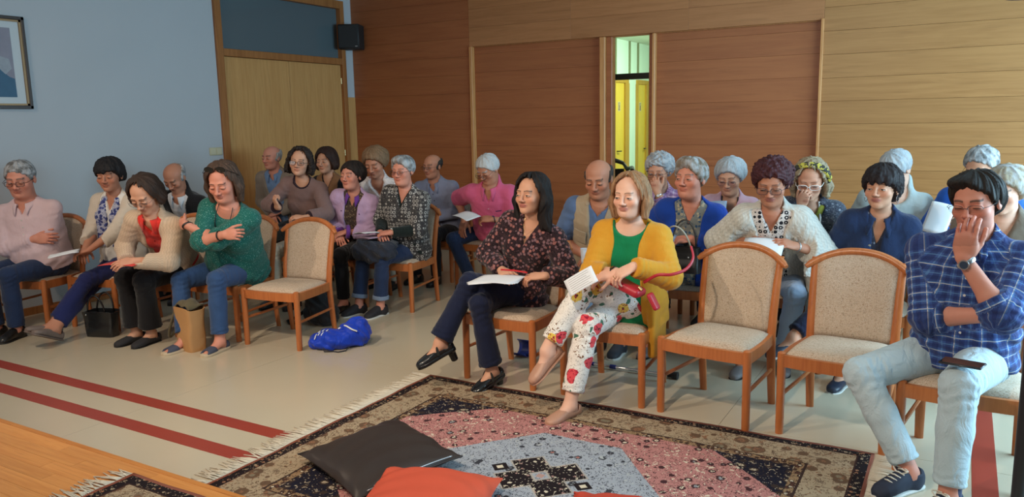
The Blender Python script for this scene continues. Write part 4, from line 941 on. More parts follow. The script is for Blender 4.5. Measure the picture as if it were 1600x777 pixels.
# ------------------------------------------------------------------ floor cushions
def cushion(name, x, y, z, rot, w, d, h, m, label, tilt=(0, 0), zipm=None):
    n = 33; U = np.linspace(-1, 1, n); rd = random.Random(int(abs(x) * 100)); ph = [rd.uniform(0, 6) for _ in range(4)]
    def pt(i, j, sg):
        u, v = U[i], U[j]; pinch = 1 - .07 * (1 - abs(v) ** 2.5) * abs(u) ** 6; pinch2 = 1 - .07 * (1 - abs(u) ** 2.5) * abs(v) ** 6
        q = max(0, (1 - abs(u) ** 2.6)) ** .55 * max(0, (1 - abs(v) ** 2.6)) ** .55; wr = .006 * math.sin(9 * u * v + 5 * u + ph[0]) * (1 - q) + .004 * math.sin(13 * v + 7 * u * u + ph[1]) * (1 - q * .6) + .007 * math.sin(3 * u + 2 * v + ph[2]) * q
        return (u * w / 2 * pinch, v * d / 2 * pinch2, sg * h / 2 * q + (wr if sg > 0 else 0) * min(1, 6 * q))
    b = MB(); v = [pt(i, j, 1) for i in range(n) for j in range(n)] + [pt(i, j, -1) for i in range(n) for j in range(n)]; f = []; k = n * n
    for i in range(n - 1):
        for j in range(n - 1): a = i * n + j; f += [(a, a + n, a + n + 1, a + 1), (k + a, k + a + 1, k + a + n + 1, k + a + n)]
    b.put(v, f); o = b.build(name, m, None, True, (x, y, z)); o.rotation_euler = (math.radians(tilt[0]), math.radians(tilt[1]), math.radians(rot)); tag(o, label, 'cushion', 'floor cushions on the rug')
    b = MB(); P = [(u * w / 2 * (1 - .07 * (1 - abs(1.) ** 2.5)), -d / 2 * (1 - .07 * (1 - abs(u) ** 2.5)), 0) for u in U] ; 
    b.tube([(u * w / 2, -d / 2 * (1 - .07 * (1 - abs(u) ** 2.5)), 0) for u in U], .0045, 6); b.build('piping', m, o, True); b = MB(); b.tube([(u * w / 2, d / 2 * (1 - .07 * (1 - abs(u) ** 2.5)), 0) for u in U], .0045, 6); b.build('piping', m, o, True)
    if zipm:
        b = MB(); Y = -d / 2 * .86; b.tube([(u * w / 2 * .8, -d / 2 * (.93 + .05 * u * u), h * .16) for u in U], .0035, 6); b.build('zip', zipm, o, True)
        b = MB(); b.box(-w * .33, -w * .30, -d / 2 * .98, -d / 2 * .93, h * .17, h * .22, .002); b.build('zip_pull', zipm, o)
    return o
LEA = mat('dark_leather', srgb(54, 44, 40), .42, .1, 8., bump=.15, bsc=120., spec=.5); ORG = mat('orange_leather', srgb(212, 88, 62), .5, .06, 8., bump=.12, bsc=120., spec=.4); ORG2 = mat('deep_orange_leather', srgb(196, 66, 46), .5, .06, 8., bump=.12, bsc=120.)
cushion('floor_cushion', -2.31, 2.69, .07, 70, .56, .57, .12, LEA, 'dark brown leather floor cushion with a zip, lying on the rug', (2, -3), mat('zip_metal', (.6, .6, .62), .3, metal=.9))
cushion('floor_cushion', -1.83, 2.42, .08, 20, .54, .50, .14, ORG, 'bright orange leather cushion leaning against the dark brown cushion', (0, 2))
cushion('floor_cushion', -1.02, 2.60, .07, 14, .52, .50, .12, ORG2, 'deep orange cushion lying by itself on the grey medallion of the rug')

# ------------------------------------------------------------------ bags, crutch
BLK = mat('black_patent', (.012, .013, .015), .18, spec=.6); BLKF = fabric('black_nylon', (.015, .015, .017), rough=.7); 
def loopy(b, a, c, h, r, n=14, lean=(0, 0)):
    a, c = V(*a), V(*c); b.tube([a + (c - a) * (.5 - .5 * math.cos(q)) + V(lean[0] * math.sin(q), lean[1] * math.sin(q), h * math.sin(q)) for q in np.linspace(0, math.pi, n)], r, 6)
def tapered(b, w0, d0, w1, d1, h, sag=0., n=11, th=.006):
    """open-topped bag wall + base"""
    def ring(w, d, z): 
        return [(w / 2 * abs(math.cos(q)) ** .35 * np.sign(math.cos(q)), d / 2 * abs(math.sin(q)) ** .35 * np.sign(math.sin(q)), z - sag * math.cos(q) ** 2 * (z / h) ** 2) for q in np.arange(28) * 2 * math.pi / 28]
    Z = np.linspace(0, 1, n); R = [ring(w0 + (w1 - w0) * z, d0 + (d1 - d0) * z + .01 * math.sin(z * 7), z * h) for z in Z]; R2 = [[(x * .95, y * .93, max(z, .006)) for x, y, z in ring(w0 + (w1 - w0) * z, d0 + (d1 - d0) * z, z * h)] for z in Z]
    v = [p for r in R for p in r] + [p for r in R2 for p in r]; k = n * 28; f = []
    for i in range(n - 1):
        for j in range(28): a, c = i * 28 + j, i * 28 + (j + 1) % 28; f += [(a, c, c + 28, a + 28), (k + a, k + a + 28, k + c + 28, k + c)]
    f += [tuple(range(28))[::-1], tuple(k + j for j in range(28))]; e = (n - 1) * 28; f += [(e + j, e + (j+1) % 28, k + e + (j+1) % 28, k + e + j) for j in range(28)]; b.put(v, f)
hb = empty('handbag', (-5.84, 3.56, 0), .35); tag(hb, 'shiny black handbag with two handles standing on the floor', 'handbag')
b = MB(); tapered(b, .24, .10, .27, .13, .21, .012); b.build('bag_body', BLK, hb, 'auto')
for sy in (-.05, .05): b = MB(); loopy(b, (-.075, sy, .19), (.075, sy, .19), .15, .0065, lean=(0, sy * .3)); b.build('bag_handle', BLK, hb, True)
b = MB(); b.lathe([(.004, 0), (.008, .001), (.008, .004), (.002, .006)], 10); b.v = [(v[0] - .085, -.064 - v[2], v[1] + .185) for v in b.v]; b.v += []; b.build('clasp', mat('chrome', (.7, .7, .7), .15, metal=1.), hb, True)
KR = mat('kraft_paper', srgb(186, 138, 88), .75, .08, 12., bump=.4, bsc=22., bdist=.01); OLV = fabric('olive_strap', srgb(98, 88, 66))
tb = empty('tote_bag', (-4.86, 3.63, 0), -.15); tag(tb, 'tan paper tote bag with olive straps standing between two feet', 'bag')
b = MB(); tapered(b, .19, .13, .22, .15, .33, .02); b.build('bag_body', KR, tb, 'auto')
b = MB(); b.sheet([[(x, y, .325 + .05 * math.cos(x * 14) * math.cos(y * 18) + .012 * math.sin(x * 60 + y * 40)) for x in np.linspace(-.10, .10, 9)] for y in np.linspace(-.065, .065, 7)], .012); b.build('folded_cloth', OLV, tb, True)
b = MB(); loopy(b, (-.10, -.05, .30), (-.10, .04, .31), -.24, .011, lean=(-.14, -.03)); b.build('bag_strap', OLV, tb, True); b = MB(); loopy(b, (-.10, .0, .31), (-.09, .06, .31), -.12, .010, lean=(-.10, .0)); b.build('bag_strap', OLV, tb, True)
# soft sacks
def sack(name, loc, rot, parts, m, label, cat='bag', amp=.008, h=.008):
    sh = Shape()
    for pr, k in parts: sh.add(pr, k)
    sh.warp(lambda X, Y, Z: amp * (np.sin(46 * X + 4 * np.sin(28 * Y + 9 * Z)) * .6 + np.sin(38 * Y + 3 * np.sin(35 * Z + 20 * X)) * .6 + .5 * np.sin(70 * Z + 30 * X)))
    sh.cut(lambda X, Y, Z: .001 - Z + 0 * X); v, q = sh.skin(h); o = link(name, mesh(name, v, q, m), None, loc); o.rotation_euler = (0, 0, rot); tag(o, label, cat); return o
BLU = fabric('blue_nylon', srgb(22, 62, 190), wr=.8, rough=.45, var=.2)
bb = sack('blue_bag', (-3.90, 4.19, 0), .55, [(ell((-.06, -.02, .06), (.17, .12, .075)), .03), (ell((.09, .03, .09), (.12, .11, .10)), .03), (ell((.12, .05, .16), (.06, .05, .05)), .03), (ell((-.17, -.05, .04), (.06, .06, .04)), .03)], BLU, 'crumpled blue nylon drawstring bag lying beside the empty left chair')
WHT = mat('white_print', srgb(228, 232, 238), .6)
b = MB()
for i, (dx, dy, L) in enumerate(((-.18, -.085, .045), (-.155, -.075, .04), (-.13, -.085, .045), (-.16, -.045, .03), (-.13, -.04, .045), (-.10, -.05, .035))):
    P = []
    for q in (0, .5, 1): x, y = dx + .012 * q, dy + L * (q - .5) * .7; z = max(.0, 1 - ((x + .06) / .17) ** 2 - ((y + .02) / .12) ** 2) ** .5 * .075 + .066; P.append((x, y, z))
    b.tube(P, .0042, 5)
b.build('white_lettering', WHT, bb, True)
b = MB(); b.tube([(-.02, -.02, .138), (.01, .0, .150), (.03, -.03, .165), (.05, -.06, .168), (.09, -.085, .15), (.13, -.09, .135)], .006, 6); b.build('white_seam', WHT, bb, True)
b = MB(); b.tube([(-.12, -.11, .03), (-.10, -.16, .008), (-.04, -.15, .006), (.0, -.17, .006), (.05, -.14, .006), (.07, -.10, .02)], .004, 6); b.build('drawstring', BLKF, bb, True)
kb = sack('black_bag', (-4.55, 4.62, 0), .2, [(ell((.03, 0, .09), (.15, .12, .11)), .03), (ell((-.02, .02, .20), (.09, .08, .10)), .05), (ell((.10, -.03, .06), (.09, .09, .07)), .03)], BLKF, 'slumped black shoulder bag on the floor under the empty left chair')
b = MB(); b.tube([(-.12, 0, .10), (-.20, -.03, .04), (-.26, -.06, .012), (-.21, -.10, .008), (-.12, -.08, .02)], .014, 8); b.build('bag_strap', BLKF, kb, True)
cr = empty('crutch', (-2.58, 4.56, .0)); tag(cr, 'aluminium forearm crutch with blue cuff lying under the front chairs', 'crutch')
ALU = mat('aluminium', (.62, .63, .65), .3, metal=1.); CB = mat('crutch_blue', srgb(26, 44, 120), .45); RUB = mat('black_rubber', (.02, .02, .022), .7)
b = MB(); b.tube([(.30, 0, .024), (1.06, .01, .02)], .0095, 10); b.tube([(.12, .0, .05), (.30, 0, .026)], .0105, 10); b.build('shaft', ALU, cr, 'auto')
b = MB(); b.tube([(.66, .004, .022), (.70, .004, .022)], .014, 10); b.tube([(.52, .002, .023), (.545, .002, .023)], .013, 10); b.build('collar_ring', CB, cr, 'auto')
b = MB(); b.tube([(1.05, .01, .02), (1.07, .01, .021), (1.085, .01, .024), (1.115, .01, .024)], [.013, .014, .022, .025], 12); b.build('rubber_tip', RUB, cr, 'auto')
b = MB(); G = [[(x, .055 * math.cos(q), .062 + .055 * math.sin(q)) for q in np.linspace(-2.6, 1.2, 15)] for x in (-.05, -.02, .02, .05)]; b.sheet(G, .006); b.build('forearm_cuff', CB, cr, True)
b = MB(); b.tube([(.24, 0, .04), (.24, -.05, .036), (.24, -.11, .034)], [.012, .016, .015], 10); b.tube([(.03, 0, .012), (.13, 0, .045)], .011, 8); b.build('hand_grip', CB, cr, 'auto')

# ------------------------------------------------------------------ wall things
sp = empty('loudspeaker', (-6.985, 7.985, 2.585), .42); tag(sp, 'black loudspeaker mounted high in the corner of the walls', 'loudspeaker')
b = MB(); b.box(-.14, .14, -.12, .12, 0, .31, .012); b.build('cabinet', mat('speaker_black', (.016, .016, .017), .6), sp, 'auto')
b = MB(); b.box(-.128, .128, -.132, -.119, .015, .295, .006); b.build('grille', mat('speaker_grille', (.022, .022, .023), .8, bump=.6, bsc=500.), sp, 'auto')
b = MB(); b.box(.09, .12, -.136, -.131, .025, .035); b.build('badge', mat('badge_grey', (.3, .3, .3), .4), sp); b = MB(); b.tube([(0, .11, .15), (-.03, .19, .17)], .02, 8); b.build('bracket', RUB, sp, 'auto')
sw = empty('light_switch', (XW, 5.83, 1.36)); tag(sw, 'beige double switch plate on the white wall beside the door', 'switch')
b = MB(); b.box(0, .010, -.085, .085, -.043, .043, .004); b.build('switch_plate', mat('switch_beige', srgb(196, 186, 152), .5), sw, 'auto')
for yy in (-.042, .042): b = MB(); b.box(.008, .014, yy - .032, yy + .032, -.032, .032, .002); b.build('rocker', mat('switch_rocker', srgb(206, 198, 168), .4), sw)
pf = empty('framed_portrait', (XW + .004, 3.63, 2.20)); tag(pf, 'framed portrait in a dark gilt frame hanging on the white wall', 'picture')
FRM = mat('dark_frame', srgb(48, 32, 24), .35); GLD = mat('gilt_slip', srgb(150, 118, 80), .4, metal=.3)
hw, hh = .285, .39; b = MB(); b.box(0, .03, -hw, hw, hh - .03, hh, .004); b.box(0, .03, -hw, hw, -hh, -hh + .03, .004); b.box(0, .03, -hw, -hw + .028, -hh, hh, .004); b.box(0, .03, hw - .028, hw, -hh, hh, .004); b.build('frame', FRM, pf)
b = MB(); q = .028; b.box(0, .022, -hw + q, hw - q, hh - q - .018, hh - q); b.box(0, .022, -hw + q, hw - q, -hh + q, -hh + q + .018); b.box(0, .022, hw - q - .018, hw - q, -hh + q, hh - q); b.box(0, .022, -hw + q, -hw + q + .018, -hh + q, hh - q); b.build('slip', GLD, pf)
b = MB(); b.box(.002, .010, -hw + .04, hw - .04, -hh + .04, hh - .04); b.build('mount', mat('mount_card', srgb(196, 202, 204), .8), pf)
b = MB(); b.box(.010, .012, -.19, .165, -.29, .29); b.build('print_background', mat('print_ground', srgb(138, 136, 148), .7, .15, 12.), pf)
def flat(pts, x, name, m): b = MB(); k = len(pts); b.put([(x, *p) for p in pts] + [(x - .0008, *p) for p in pts], [tuple(range(k)), tuple(range(k, 2*k))[::-1]] + [(i, k + i, k + (i+1) % k, (i+1) % k) for i in range(k)]); b.build(name, m, pf)
flat([(-.19, -.29), (.165, -.29), (.162, -.135), (.12, -.12), (.05, -.06), (.0, .0), (-.10, .0), (-.19, -.06)], .0130, 'print_clothing', mat('print_blue', srgb(62, 98, 124), .7, .12, 18.))
flat([(-.10, .0), (.0, .0), (.06, -.07), (.09, -.10), (.145, -.05), (.13, .03), (.06, .05), (.01, .06), (-.08, .05)], .0136, 'print_drape', mat('print_grey', srgb(152, 158, 166), .7, .2, 25.))
flat([(.0 + .075 * math.cos(a) - .03, .12 + .10 * math.sin(a)) for a in np.arange(0, 6.28, .4)], .0140, 'print_head', mat('print_skin', srgb(150, 118, 104), .7)); flat([(-.03 + .085 * math.cos(a), .15 + .10 * math.sin(a)) for a in np.arange(0, 3.2, .3)], .0143, 'print_hair', mat('print_hair', srgb(60, 60, 72), .7))
# stand at the right edge
stn = empty('microphone_stand', (.240, 3.05, 0)); tag(stn, 'dark floor stand with boom and rounded black head beside the plaid-shirted man', 'stand')
b = MB(); b.lathe([(.15, 0), (.155, .006), (.15, .02), (.05, .03), (.03, .04)], 28); b.build('base', RUB, stn, 'auto'); b = MB(); b.tube([(0, 0, .03), (0, 0, 2.25)], .022, 14); b.build('pole', mat('stand_black', (.018, .02, .026), .4), stn, 'auto')
b = MB(); b.tube([(0, 0, 2.2), (-.06, -.08, 2.16), (-.11, -.15, 2.12)], .016, 10); b.build('boom_arm', RUB, stn, 'auto')
b = MB(); b.lathe([(.001, -.10), (.05, -.095), (.09, -.07), (.115, -.03), (.12, .02), (.11, .07), (.07, .11), (.001, .125)], 28); b.v = [(v[0] - .11, v[1] - .15, v[2] + 2.055) for v in b.v]; b.build('head', mat('stand_head', (.02, .028, .036), .45), stn, 'auto')
# folding armchair seen through the gap
fc = empty('wooden_armchair', (-3.83, 9.05, 0), .5); tag(fc, 'dark carved wooden armchair in the corridor behind the gap', 'chair'); DK = mat('dark_walnut', srgb(44, 34, 26), .45)
for sg in (-1, 1):
    b = MB(); b.tube([(sg * .26, -.26, 1.0), (sg * .27, -.16, 1.03), (sg * .265, .0, 1.02), (sg * .25, .16, 1.0), (sg * .21, .26, 1.07)], [.03, .028, .022, .024, .02], 10); b.build('armrest', DK, fc, 'auto')
    for yy in (-.22, .16): b = MB(); b.tube([(sg * .26, yy, 1.0), (sg * .22, yy, .86), (sg * .05, yy, .68), (-sg * .18, yy, .40), (-sg * .26, yy, .03)], .02, 8); b.build('leg', DK, fc, 'auto')
b = MB(); b.box(-.2, .2, -.24, .20, .66, .70, .008); b.build('seat', DK, fc); b = MB(); b.tube([(-.21, .26, 1.07), (0, .29, 1.14), (.21, .26, 1.07)], [.025, .035, .025], 8); b.build('backrest', DK, fc, 'auto'); b = MB(); b.box(-.22, .22, .235, .25, .82, 1.0, .004); b.build('back_panel', DK, fc)
# ------------------------------------------------------------------ cloth patterns
UV = lambda t: t.attr('uvw')
def p_rings(bg, ring, core, sc=26., rnd=.25, lo=.30, hi=.42):
    def f(t):
        d = t.voro(t.obj(), sc, rnd=rnd); c = t.mix(t.math('MULTIPLY', t.math('GREATER_THAN', d, lo), t.math('LESS_THAN', d, hi)), bg, ring); c = t.mix(t.math('LESS_THAN', d, lo * .45), c, core)
        w = t.noise(UV(t), 90., 2., 1.); return t.mix(t.math('MULTIPLY', t.math('GREATER_THAN', w, .6), .7), c, core)
    return f
def p_spots(bg, cols, sc=40., size=.35, stems=None):
    def f(t):
        u = t.obj(); d = t.voro(u, sc); r = t.sep(t.voro(u, sc, out='Color')); c = bg
        k = t.math('LESS_THAN', t.math('ADD', d, t.math('MULTIPLY', t.noise(u, sc * 2.2, 2.), .25)), size + .12); pick = t.mix(t.math('GREATER_THAN', r[0], .5), cols[0], cols[1]); c = t.mix(k, c, pick)
        c = t.mix(t.math('LESS_THAN', d, size * .35), c, cols[-1])
        if stems is not None:
            w = t.noise(t.mapping(u, loc=(2, 5, 1)), sc * .9, 2., 2.5); c = t.mix(t.math('MULTIPLY', t.math('GREATER_THAN', w, .50), t.math('LESS_THAN', w, .535)), c, stems)
        return c
    return f
def p_floral(t):
    """large flowers, leaves and twigs on white"""
    u = t.obj(); wob = t.node('ShaderNodeVectorMath', operation='MULTIPLY_ADD'); n = t.node('ShaderNodeTexNoise', i_Scale=18., i_Detail=2.); t.set(n.inputs['Vector'], u); t.set(wob.inputs[0], n.outputs['Color']); wob.inputs[1].default_value = (.05,) * 3; t.set(wob.inputs[2], u); v = wob.outputs[0]
    c = srgb(232, 226, 218); tw = t.noise(v, 26., 3., 2.2); c = t.mix(t.math('MULTIPLY', t.math('MULTIPLY', t.math('GREATER_THAN', tw, .525), t.math('LESS_THAN', tw, .548)), .8), c, srgb(104, 90, 80))
    g = t.voro(t.mapping(v, loc=(1, 2, 3)), 19.); gm = t.math('MULTIPLY', t.math('LESS_THAN', g, .30), t.math('GREATER_THAN', t.noise(u, 7., 1.), .50)); c = t.mix(gm, c, srgb(70, 112, 92))
    br = t.noise(t.mapping(v, loc=(6, 1, 2)), 48., 2., 1.); bm = t.math('MULTIPLY', t.math('GREATER_THAN', br, .60), t.math('GREATER_THAN', t.noise(t.mapping(u, loc=(9, 3, 3)), 8., 1.), .55)); c = t.mix(bm, c, srgb(120, 84, 58))
    d = t.voro(v, 10.); r = t.sep(t.voro(v, 10., out='Color')); fl = t.math('MULTIPLY', t.math('LESS_THAN', d, .40), t.math('GREATER_THAN', r[1], .28))
    pet = t.mix(t.math('GREATER_THAN', r[0], .70), t.mix(t.noise(u, 60., 2.), srgb(206, 44, 66), srgb(226, 96, 96)), srgb(226, 190, 84)); c = t.mix(fl, c, pet)
    ed = t.noise(v, 55., 2., 1.); c = t.mix(t.math('MULTIPLY', fl, t.math('GREATER_THAN', ed, .57)), c, srgb(150, 22, 50)); return t.mix(t.math('MULTIPLY', t.math('LESS_THAN', d, .10), fl), c, srgb(96, 48, 44))
def p_plaid(base, dark, light, hi, sc=1.):
    def f(t):
        s = t.sep(UV(t)); c = base
        def bandm(x, per, w, ph=0.): q = t.math('FRACT', t.math('ADD', t.math('MULTIPLY', x, 1 / (per * sc)), ph)); return t.math('LESS_THAN', q, w)
        for x in (s[0], s[1]):
            c = t.mix(t.math('MULTIPLY', bandm(x, .052, .42), .55), c, dark); c = t.mix(t.math('MULTIPLY', bandm(x, .052, .12, .35), .55), c, light); c = t.mix(t.math('MULTIPLY', bandm(x, .104, .035, .2), .8), c, hi)
        return c
    return f
def p_speck(bg, fg, sc=120., th=.62):
    def f(t): return t.mix(t.math('GREATER_THAN', t.noise(t.obj(), sc, 2.), th), bg, fg)
    return f
def p_geo(bg, fg, sc=24.):
    def f(t):
        d = t.voro(t.obj(), sc, rnd=.12); c = t.mix(t.math('MULTIPLY', t.math('LESS_THAN', d, .42), t.math('GREATER_THAN', d, .16)), bg, fg); w = t.noise(UV(t), sc * 3.2, 2.); return t.mix(t.math('MULTIPLY', t.math('GREATER_THAN', w, .60), .8), c, fg)
    return f
def p_knit(col):
    def f(t):
        s = t.sep(UV(t)); w = t.math('SINE', t.math('MULTIPLY_ADD', s[0], 420., t.math('MULTIPLY', t.math('SINE', t.math('MULTIPLY', s[1], 200.)), 1.2))); return t.mix(t.math('MULTIPLY_ADD', w, .2, .25), col, tuple(q * .62 for q in col))
    return f
DENIM = fabric('dark_denim', srgb(38, 52, 82), wr=.5, var=.2); JEAN = fabric('mid_denim', srgb(50, 76, 116), wr=.5, var=.25); INDIGO = fabric('indigo_denim', srgb(24, 30, 54), wr=.45, var=.2); NAVY = fabric('navy_cotton', srgb(34, 40, 86), wr=.35); BLACKT = fabric('black_trouser', srgb(24, 22, 24), wr=.3)
PALE = fabric('pale_denim', srgb(186, 204, 212), wr=.8, var=.12); BEIGE = fabric('beige_trouser', srgb(198, 186, 166), wr=.4); PBLUE = fabric('pale_blue_trouser', srgb(150, 166, 190), wr=.4); DKT = fabric('charcoal_trouser', srgb(36, 36, 42), wr=.35)
SH_BLK = mat('black_shoe', (.014, .013, .013), .3); SH_TAUPE = mat('taupe_shoe', srgb(116, 100, 92), .6); SH_BEIGE = mat('beige_leather_shoe', srgb(186, 140, 116), .45); SH_GREY = mat('grey_shoe', srgb(120, 112, 112), .6); SH_NAVY = mat('navy_canvas', srgb(38, 44, 62), .8); WSOLE = mat('white_sole', srgb(206, 204, 198), .6); ROPE = mat('rope_sole', srgb(196, 176, 148), .9); SH_SAND = mat('slate_sandal', srgb(70, 74, 92), .7); SH_DK = mat('dark_sneaker', srgb(52, 54, 62), .7)
PEARL = mat('pearl_button', srgb(220, 216, 210), .3); DBUT = mat('dark_button', (.03, .03, .03), .4); STEEL = mat('steel', (.62, .62, .63), .25, metal=1.); DIAL = mat('watch_dial', (.03, .05, .09), .25); STRAP = mat('black_strap', (.012, .012, .013), .5); GOLD = mat('gold', (.8, .6, .3), .25, metal=1.)
DK = (.012, .010, .009); BRN = (.035, .020, .013)
CROSS = dict(R=dict(w=(.13, .205, .235), d=(1, -.25, .02), n=(0, -1, -.2), pole=(-.8, .2, -1), curl=.5), L=dict(w=(-.09, .20, .235), d=(-1, -.05, .10), n=(0, -1, .2), pole=(.8, .2, -1), curl=.5))
def lap(dx=0., u=.125, f=.27): return dict(R=dict(w=(-.045 + dx, f - .02, u), d=(.55, .55, -.35), n=(.1, -.3, -1), curl=.4), L=dict(w=(.055 + dx, f, u + .025), d=(-.75, .35, -.25), n=(-.05, -.4, -1), curl=.45))
def shoes(p, m, **k):
    for q in 'RL': p.shoe(q, m, **k)
# ------------------------------------------------------------------ left front row
p = Person('man_pink', 'older man in pale pink shirt with arms crossed, glasses, dozing by the white wall', (-6.50, 3.42, 1.245), (-6.56, 3.58), yaw=40, pitch=14, th=14, ts=34, hs=1.16, sex='m', fat=.75, skin='ruddy', age=.8, bs=1.06, res=1, legR=dict(a=(-.12, .42, .085)), legL=dict(a=(.06, .40, .085)), brow=(.10, .08, .07), **CROSS)
p.eyes(0); p.glasses((.03, .015, .015), th=.0018); p.hair('short', (.13, .125, .12), t=.007, hl=.088, grey=.5)
S = fabric('pink_oxford', srgb(214, 186, 190)); p.top('shirt', S, .010, (1.9, 1.9), ('v', .08, .035), hem=-.02, fold=.005); p.collar(S); p.button_row(PEARL, (.5, .6, .7, .8)); p.trousers(DENIM, hem=.96, hemr=.062); shoes(p, SH_BLK, solet=.018)
p = Person('woman_scarf', 'woman with short black hair, blue and white scarf, holding papers, ankles crossed', (-5.998, 3.85, 1.255), (-6.08, 3.96), yaw=32, pitch=8, th=8, ts=16, hs=1.06, skin='tan', res=1, brow=DK, R=dict(w=('w', -6.03, 3.60, .675), d=(.6, .7, -.3), curl=.5), L=dict(w=('w', -5.90, 3.56, .69), d=(-.6, .5, -.2), curl=.45), legR=dict(a=(.07, .78, .11), pole=(0, .6, 1), tip=-25, toe=4), legL=dict(a=(.02, .72, .16), pole=(0, .6, 1), tip=-20, air=1, toe=-14))
p.eyes(.25, (0, -.002)); p.hair('fringe', (.016, .014, .015), t=.017, nape=-.06, sweep=.22, curl=.0016)
p.top('top', fabric('white_jersey', srgb(226, 222, 216)), .008, (.3, .3), ('v', .12, .05), hem=-.04)
p.top('cardigan', fabric('cream_cardigan', srgb(206, 192, 176)), .017, (1.55, 1.55), ('v', .25, .09), hem=-.06, opn=(.105, .10, 0.), loose=.006)
def scarf(p, m, wid=.055, ln=.34, r=.02):
    sh = Shape(); c = p.N + p.u * .018
    ring = [c + p.l * (p.nk + .022) * math.cos(a) * 1.05 + p.f * ((p.nk + .022) * math.sin(a)) - p.u * (.022 * (math.sin(a) + 1)) for a in np.linspace(-3.9, .76, 13)]
    for a, b in zip(ring[:-1], ring[1:]): sh.add(cone(a, b, r, r), .01)
    for sg in (-1, 1):
        a = c + p.l * sg * .062 + p.f * (p.nk + .01) - p.u * .03; b = p.surf(sg * .066, .72, .02); d = p.surf(sg * .085, .72 - ln / p.L, .022)
        sh.add(cone(a, b, r, wid * .8, sq=(p.f, .38), fold=(.004, .1, .2, .03)), .012); sh.add(cone(b, d, wid * .8, wid, sq=(p.f, .30), f1=True, fold=(.005, .1, .3, .04)), .012)
    v, q = sh.skin(.007); return p.part('scarf', v, q, m, uvw=p.uv(v))
scarf(p, fabric('blue_flower_scarf', (1, 1, 1), pat=p_spots(srgb(176, 178, 196), [srgb(50, 60, 116), srgb(76, 84, 140), srgb(36, 42, 92)], 36., .50, srgb(60, 66, 120))), .070, .24)
p.trousers(NAVY, hem=.90, hemr=.056); shoes(p, SH_TAUPE, style='moc', sole=SH_TAUPE)
p = Person('woman_red', 'woman in beige cardigan and red shirt bowing her head over a red folder', (-5.144, 3.56, 1.150), (-5.40, 3.98), yaw=22, pitch=34, th=4, ts=14, hs=1.10, skin='mid', res=1, slouch=.05, brow=BRN, R=dict(w=('w', -5.29, 3.46, .665), d=(.3, .85, -.1), n=(.5, -.1, -.8), curl=.25), L=dict(w=('w', -5.14, 3.42, .68), d=(-.5, .75, -.1), n=(-.6, -.1, -.8), curl=.3), legR=dict(a=(-.06, .40, .085), toe=-4), legL=dict(a=(.08, .38, .085), toe=4))
p.eyes(.0); p.glasses((.04, .04, .05), half=False, th=.001); p.hair('bob', (.040, .024, .018), t=.016, length=-.07, hl=.07)
S = fabric('red_blouse', srgb(214, 54, 46)); p.top('blouse', S, .009, (.4, .4), ('v', .10, .035), hem=-.06); p.collar(S, wing=.055); p.button_row(mat('red_button', srgb(150, 30, 30), .4), (.3, .45, .6, .72))
p.top('cardigan', fabric('beige_cardigan', srgb(204, 178, 152), pat=p_knit(srgb(206, 180, 154)), wr=.3), .019, (2, 2), ('v', .25, .085), hem=-.1, opn=(.075, .065, 0.), loose=.005); p.trousers(BLACKT, hem=.90, hemr=.085, knee=.012); shoes(p, mat('black_suede', (.022, .020, .022), .8), style='moc')
p = Person('woman_teal', 'woman in teal speckled blouse and jeans, arms crossed, sunglasses on her head', (-4.640, 3.84, 1.225), (-4.90, 4.16), yaw=24, pitch=20, th=2, ts=12, hs=1.10, fat=.75, skin='ruddy', res=2, bs=1.06, bust=1.3, brow=BRN, R=dict(w=('w', -4.51, 3.71, .868), d=(1, -.15, .05), n=(0, -1, -.2), pole=(-.7, .5, -1), curl=.7), L=dict(w=('w', -4.85, 3.655, .930), d=(-1, -.35, -.05), n=(.1, -1, 0), pole=(.9, .45, -.8), curl=.6), legR=dict(a=(-.02, .56, .085), toe=-6, pole=(-.5, .8, 1)), legL=dict(a=(.25, .47, .085), toe=6, pole=(.2, .8, 1)), feet='bare')
p.eyes(.15, (0, -.002)); p.hair('bob', (.075, .045, .032), t=.020, length=-.145, hl=.075, var=.4)
S = fabric('teal_speckled', (1, 1, 1), pat=p_speck(srgb(30, 96, 88), srgb(130, 176, 168), 150., .65)); p.top('blouse', S, .012, (1.22, 1.22), ('round', .085), hem=-.05, loose=.012, fold=.005); p.trousers(JEAN, hem=.90, hemr=.062, thigh=.012)
for q in 'RL': p.shoe(q, SH_SAND, ROPE, 'sandal', solet=.030)
b = MB(); 
for g in (-1, 1): b.tube([p.hp((g * .036 + .027 * math.cos(a), .062 + .006 * math.sin(a), .118 + .022 * math.sin(a))) for a in np.arange(0, 6.28, .4)], .0024, 5, closed=True); b.put([p.hp((g * .036 + .027 * math.cos(a), .064 + .006 * math.sin(a), .118 + .022 * math.sin(a))) for a in np.arange(0, 6.28, .4)], [tuple(range(16))]); b.tube([p.hp(q) for q in ((g * .063, .06, .12), (g * .094, .03, .085), (g * .104, -.02, .04))], .0026, 5)
p.mbpart(b, 'sunglasses', mat('sunglass_black', (.01, .009, .009), .12))
for k, at in (('L', .93), ('R', .80)): p.band(k, STRAP, at, .034, .013, name='bracelet')
b = MB(); b.tube(spline([p.N + p.l * .055 + p.f * .03 + p.u * .03, p.surf(.055, .88, .028), p.surf(.02, .68, .034), p.surf(-.02, .72, .034), p.surf(-.055, .90, .028), p.N - p.l * .055 + p.f * .03 + p.u * .03]), .003, 6); p.mbpart(b, 'necklace', STRAP)
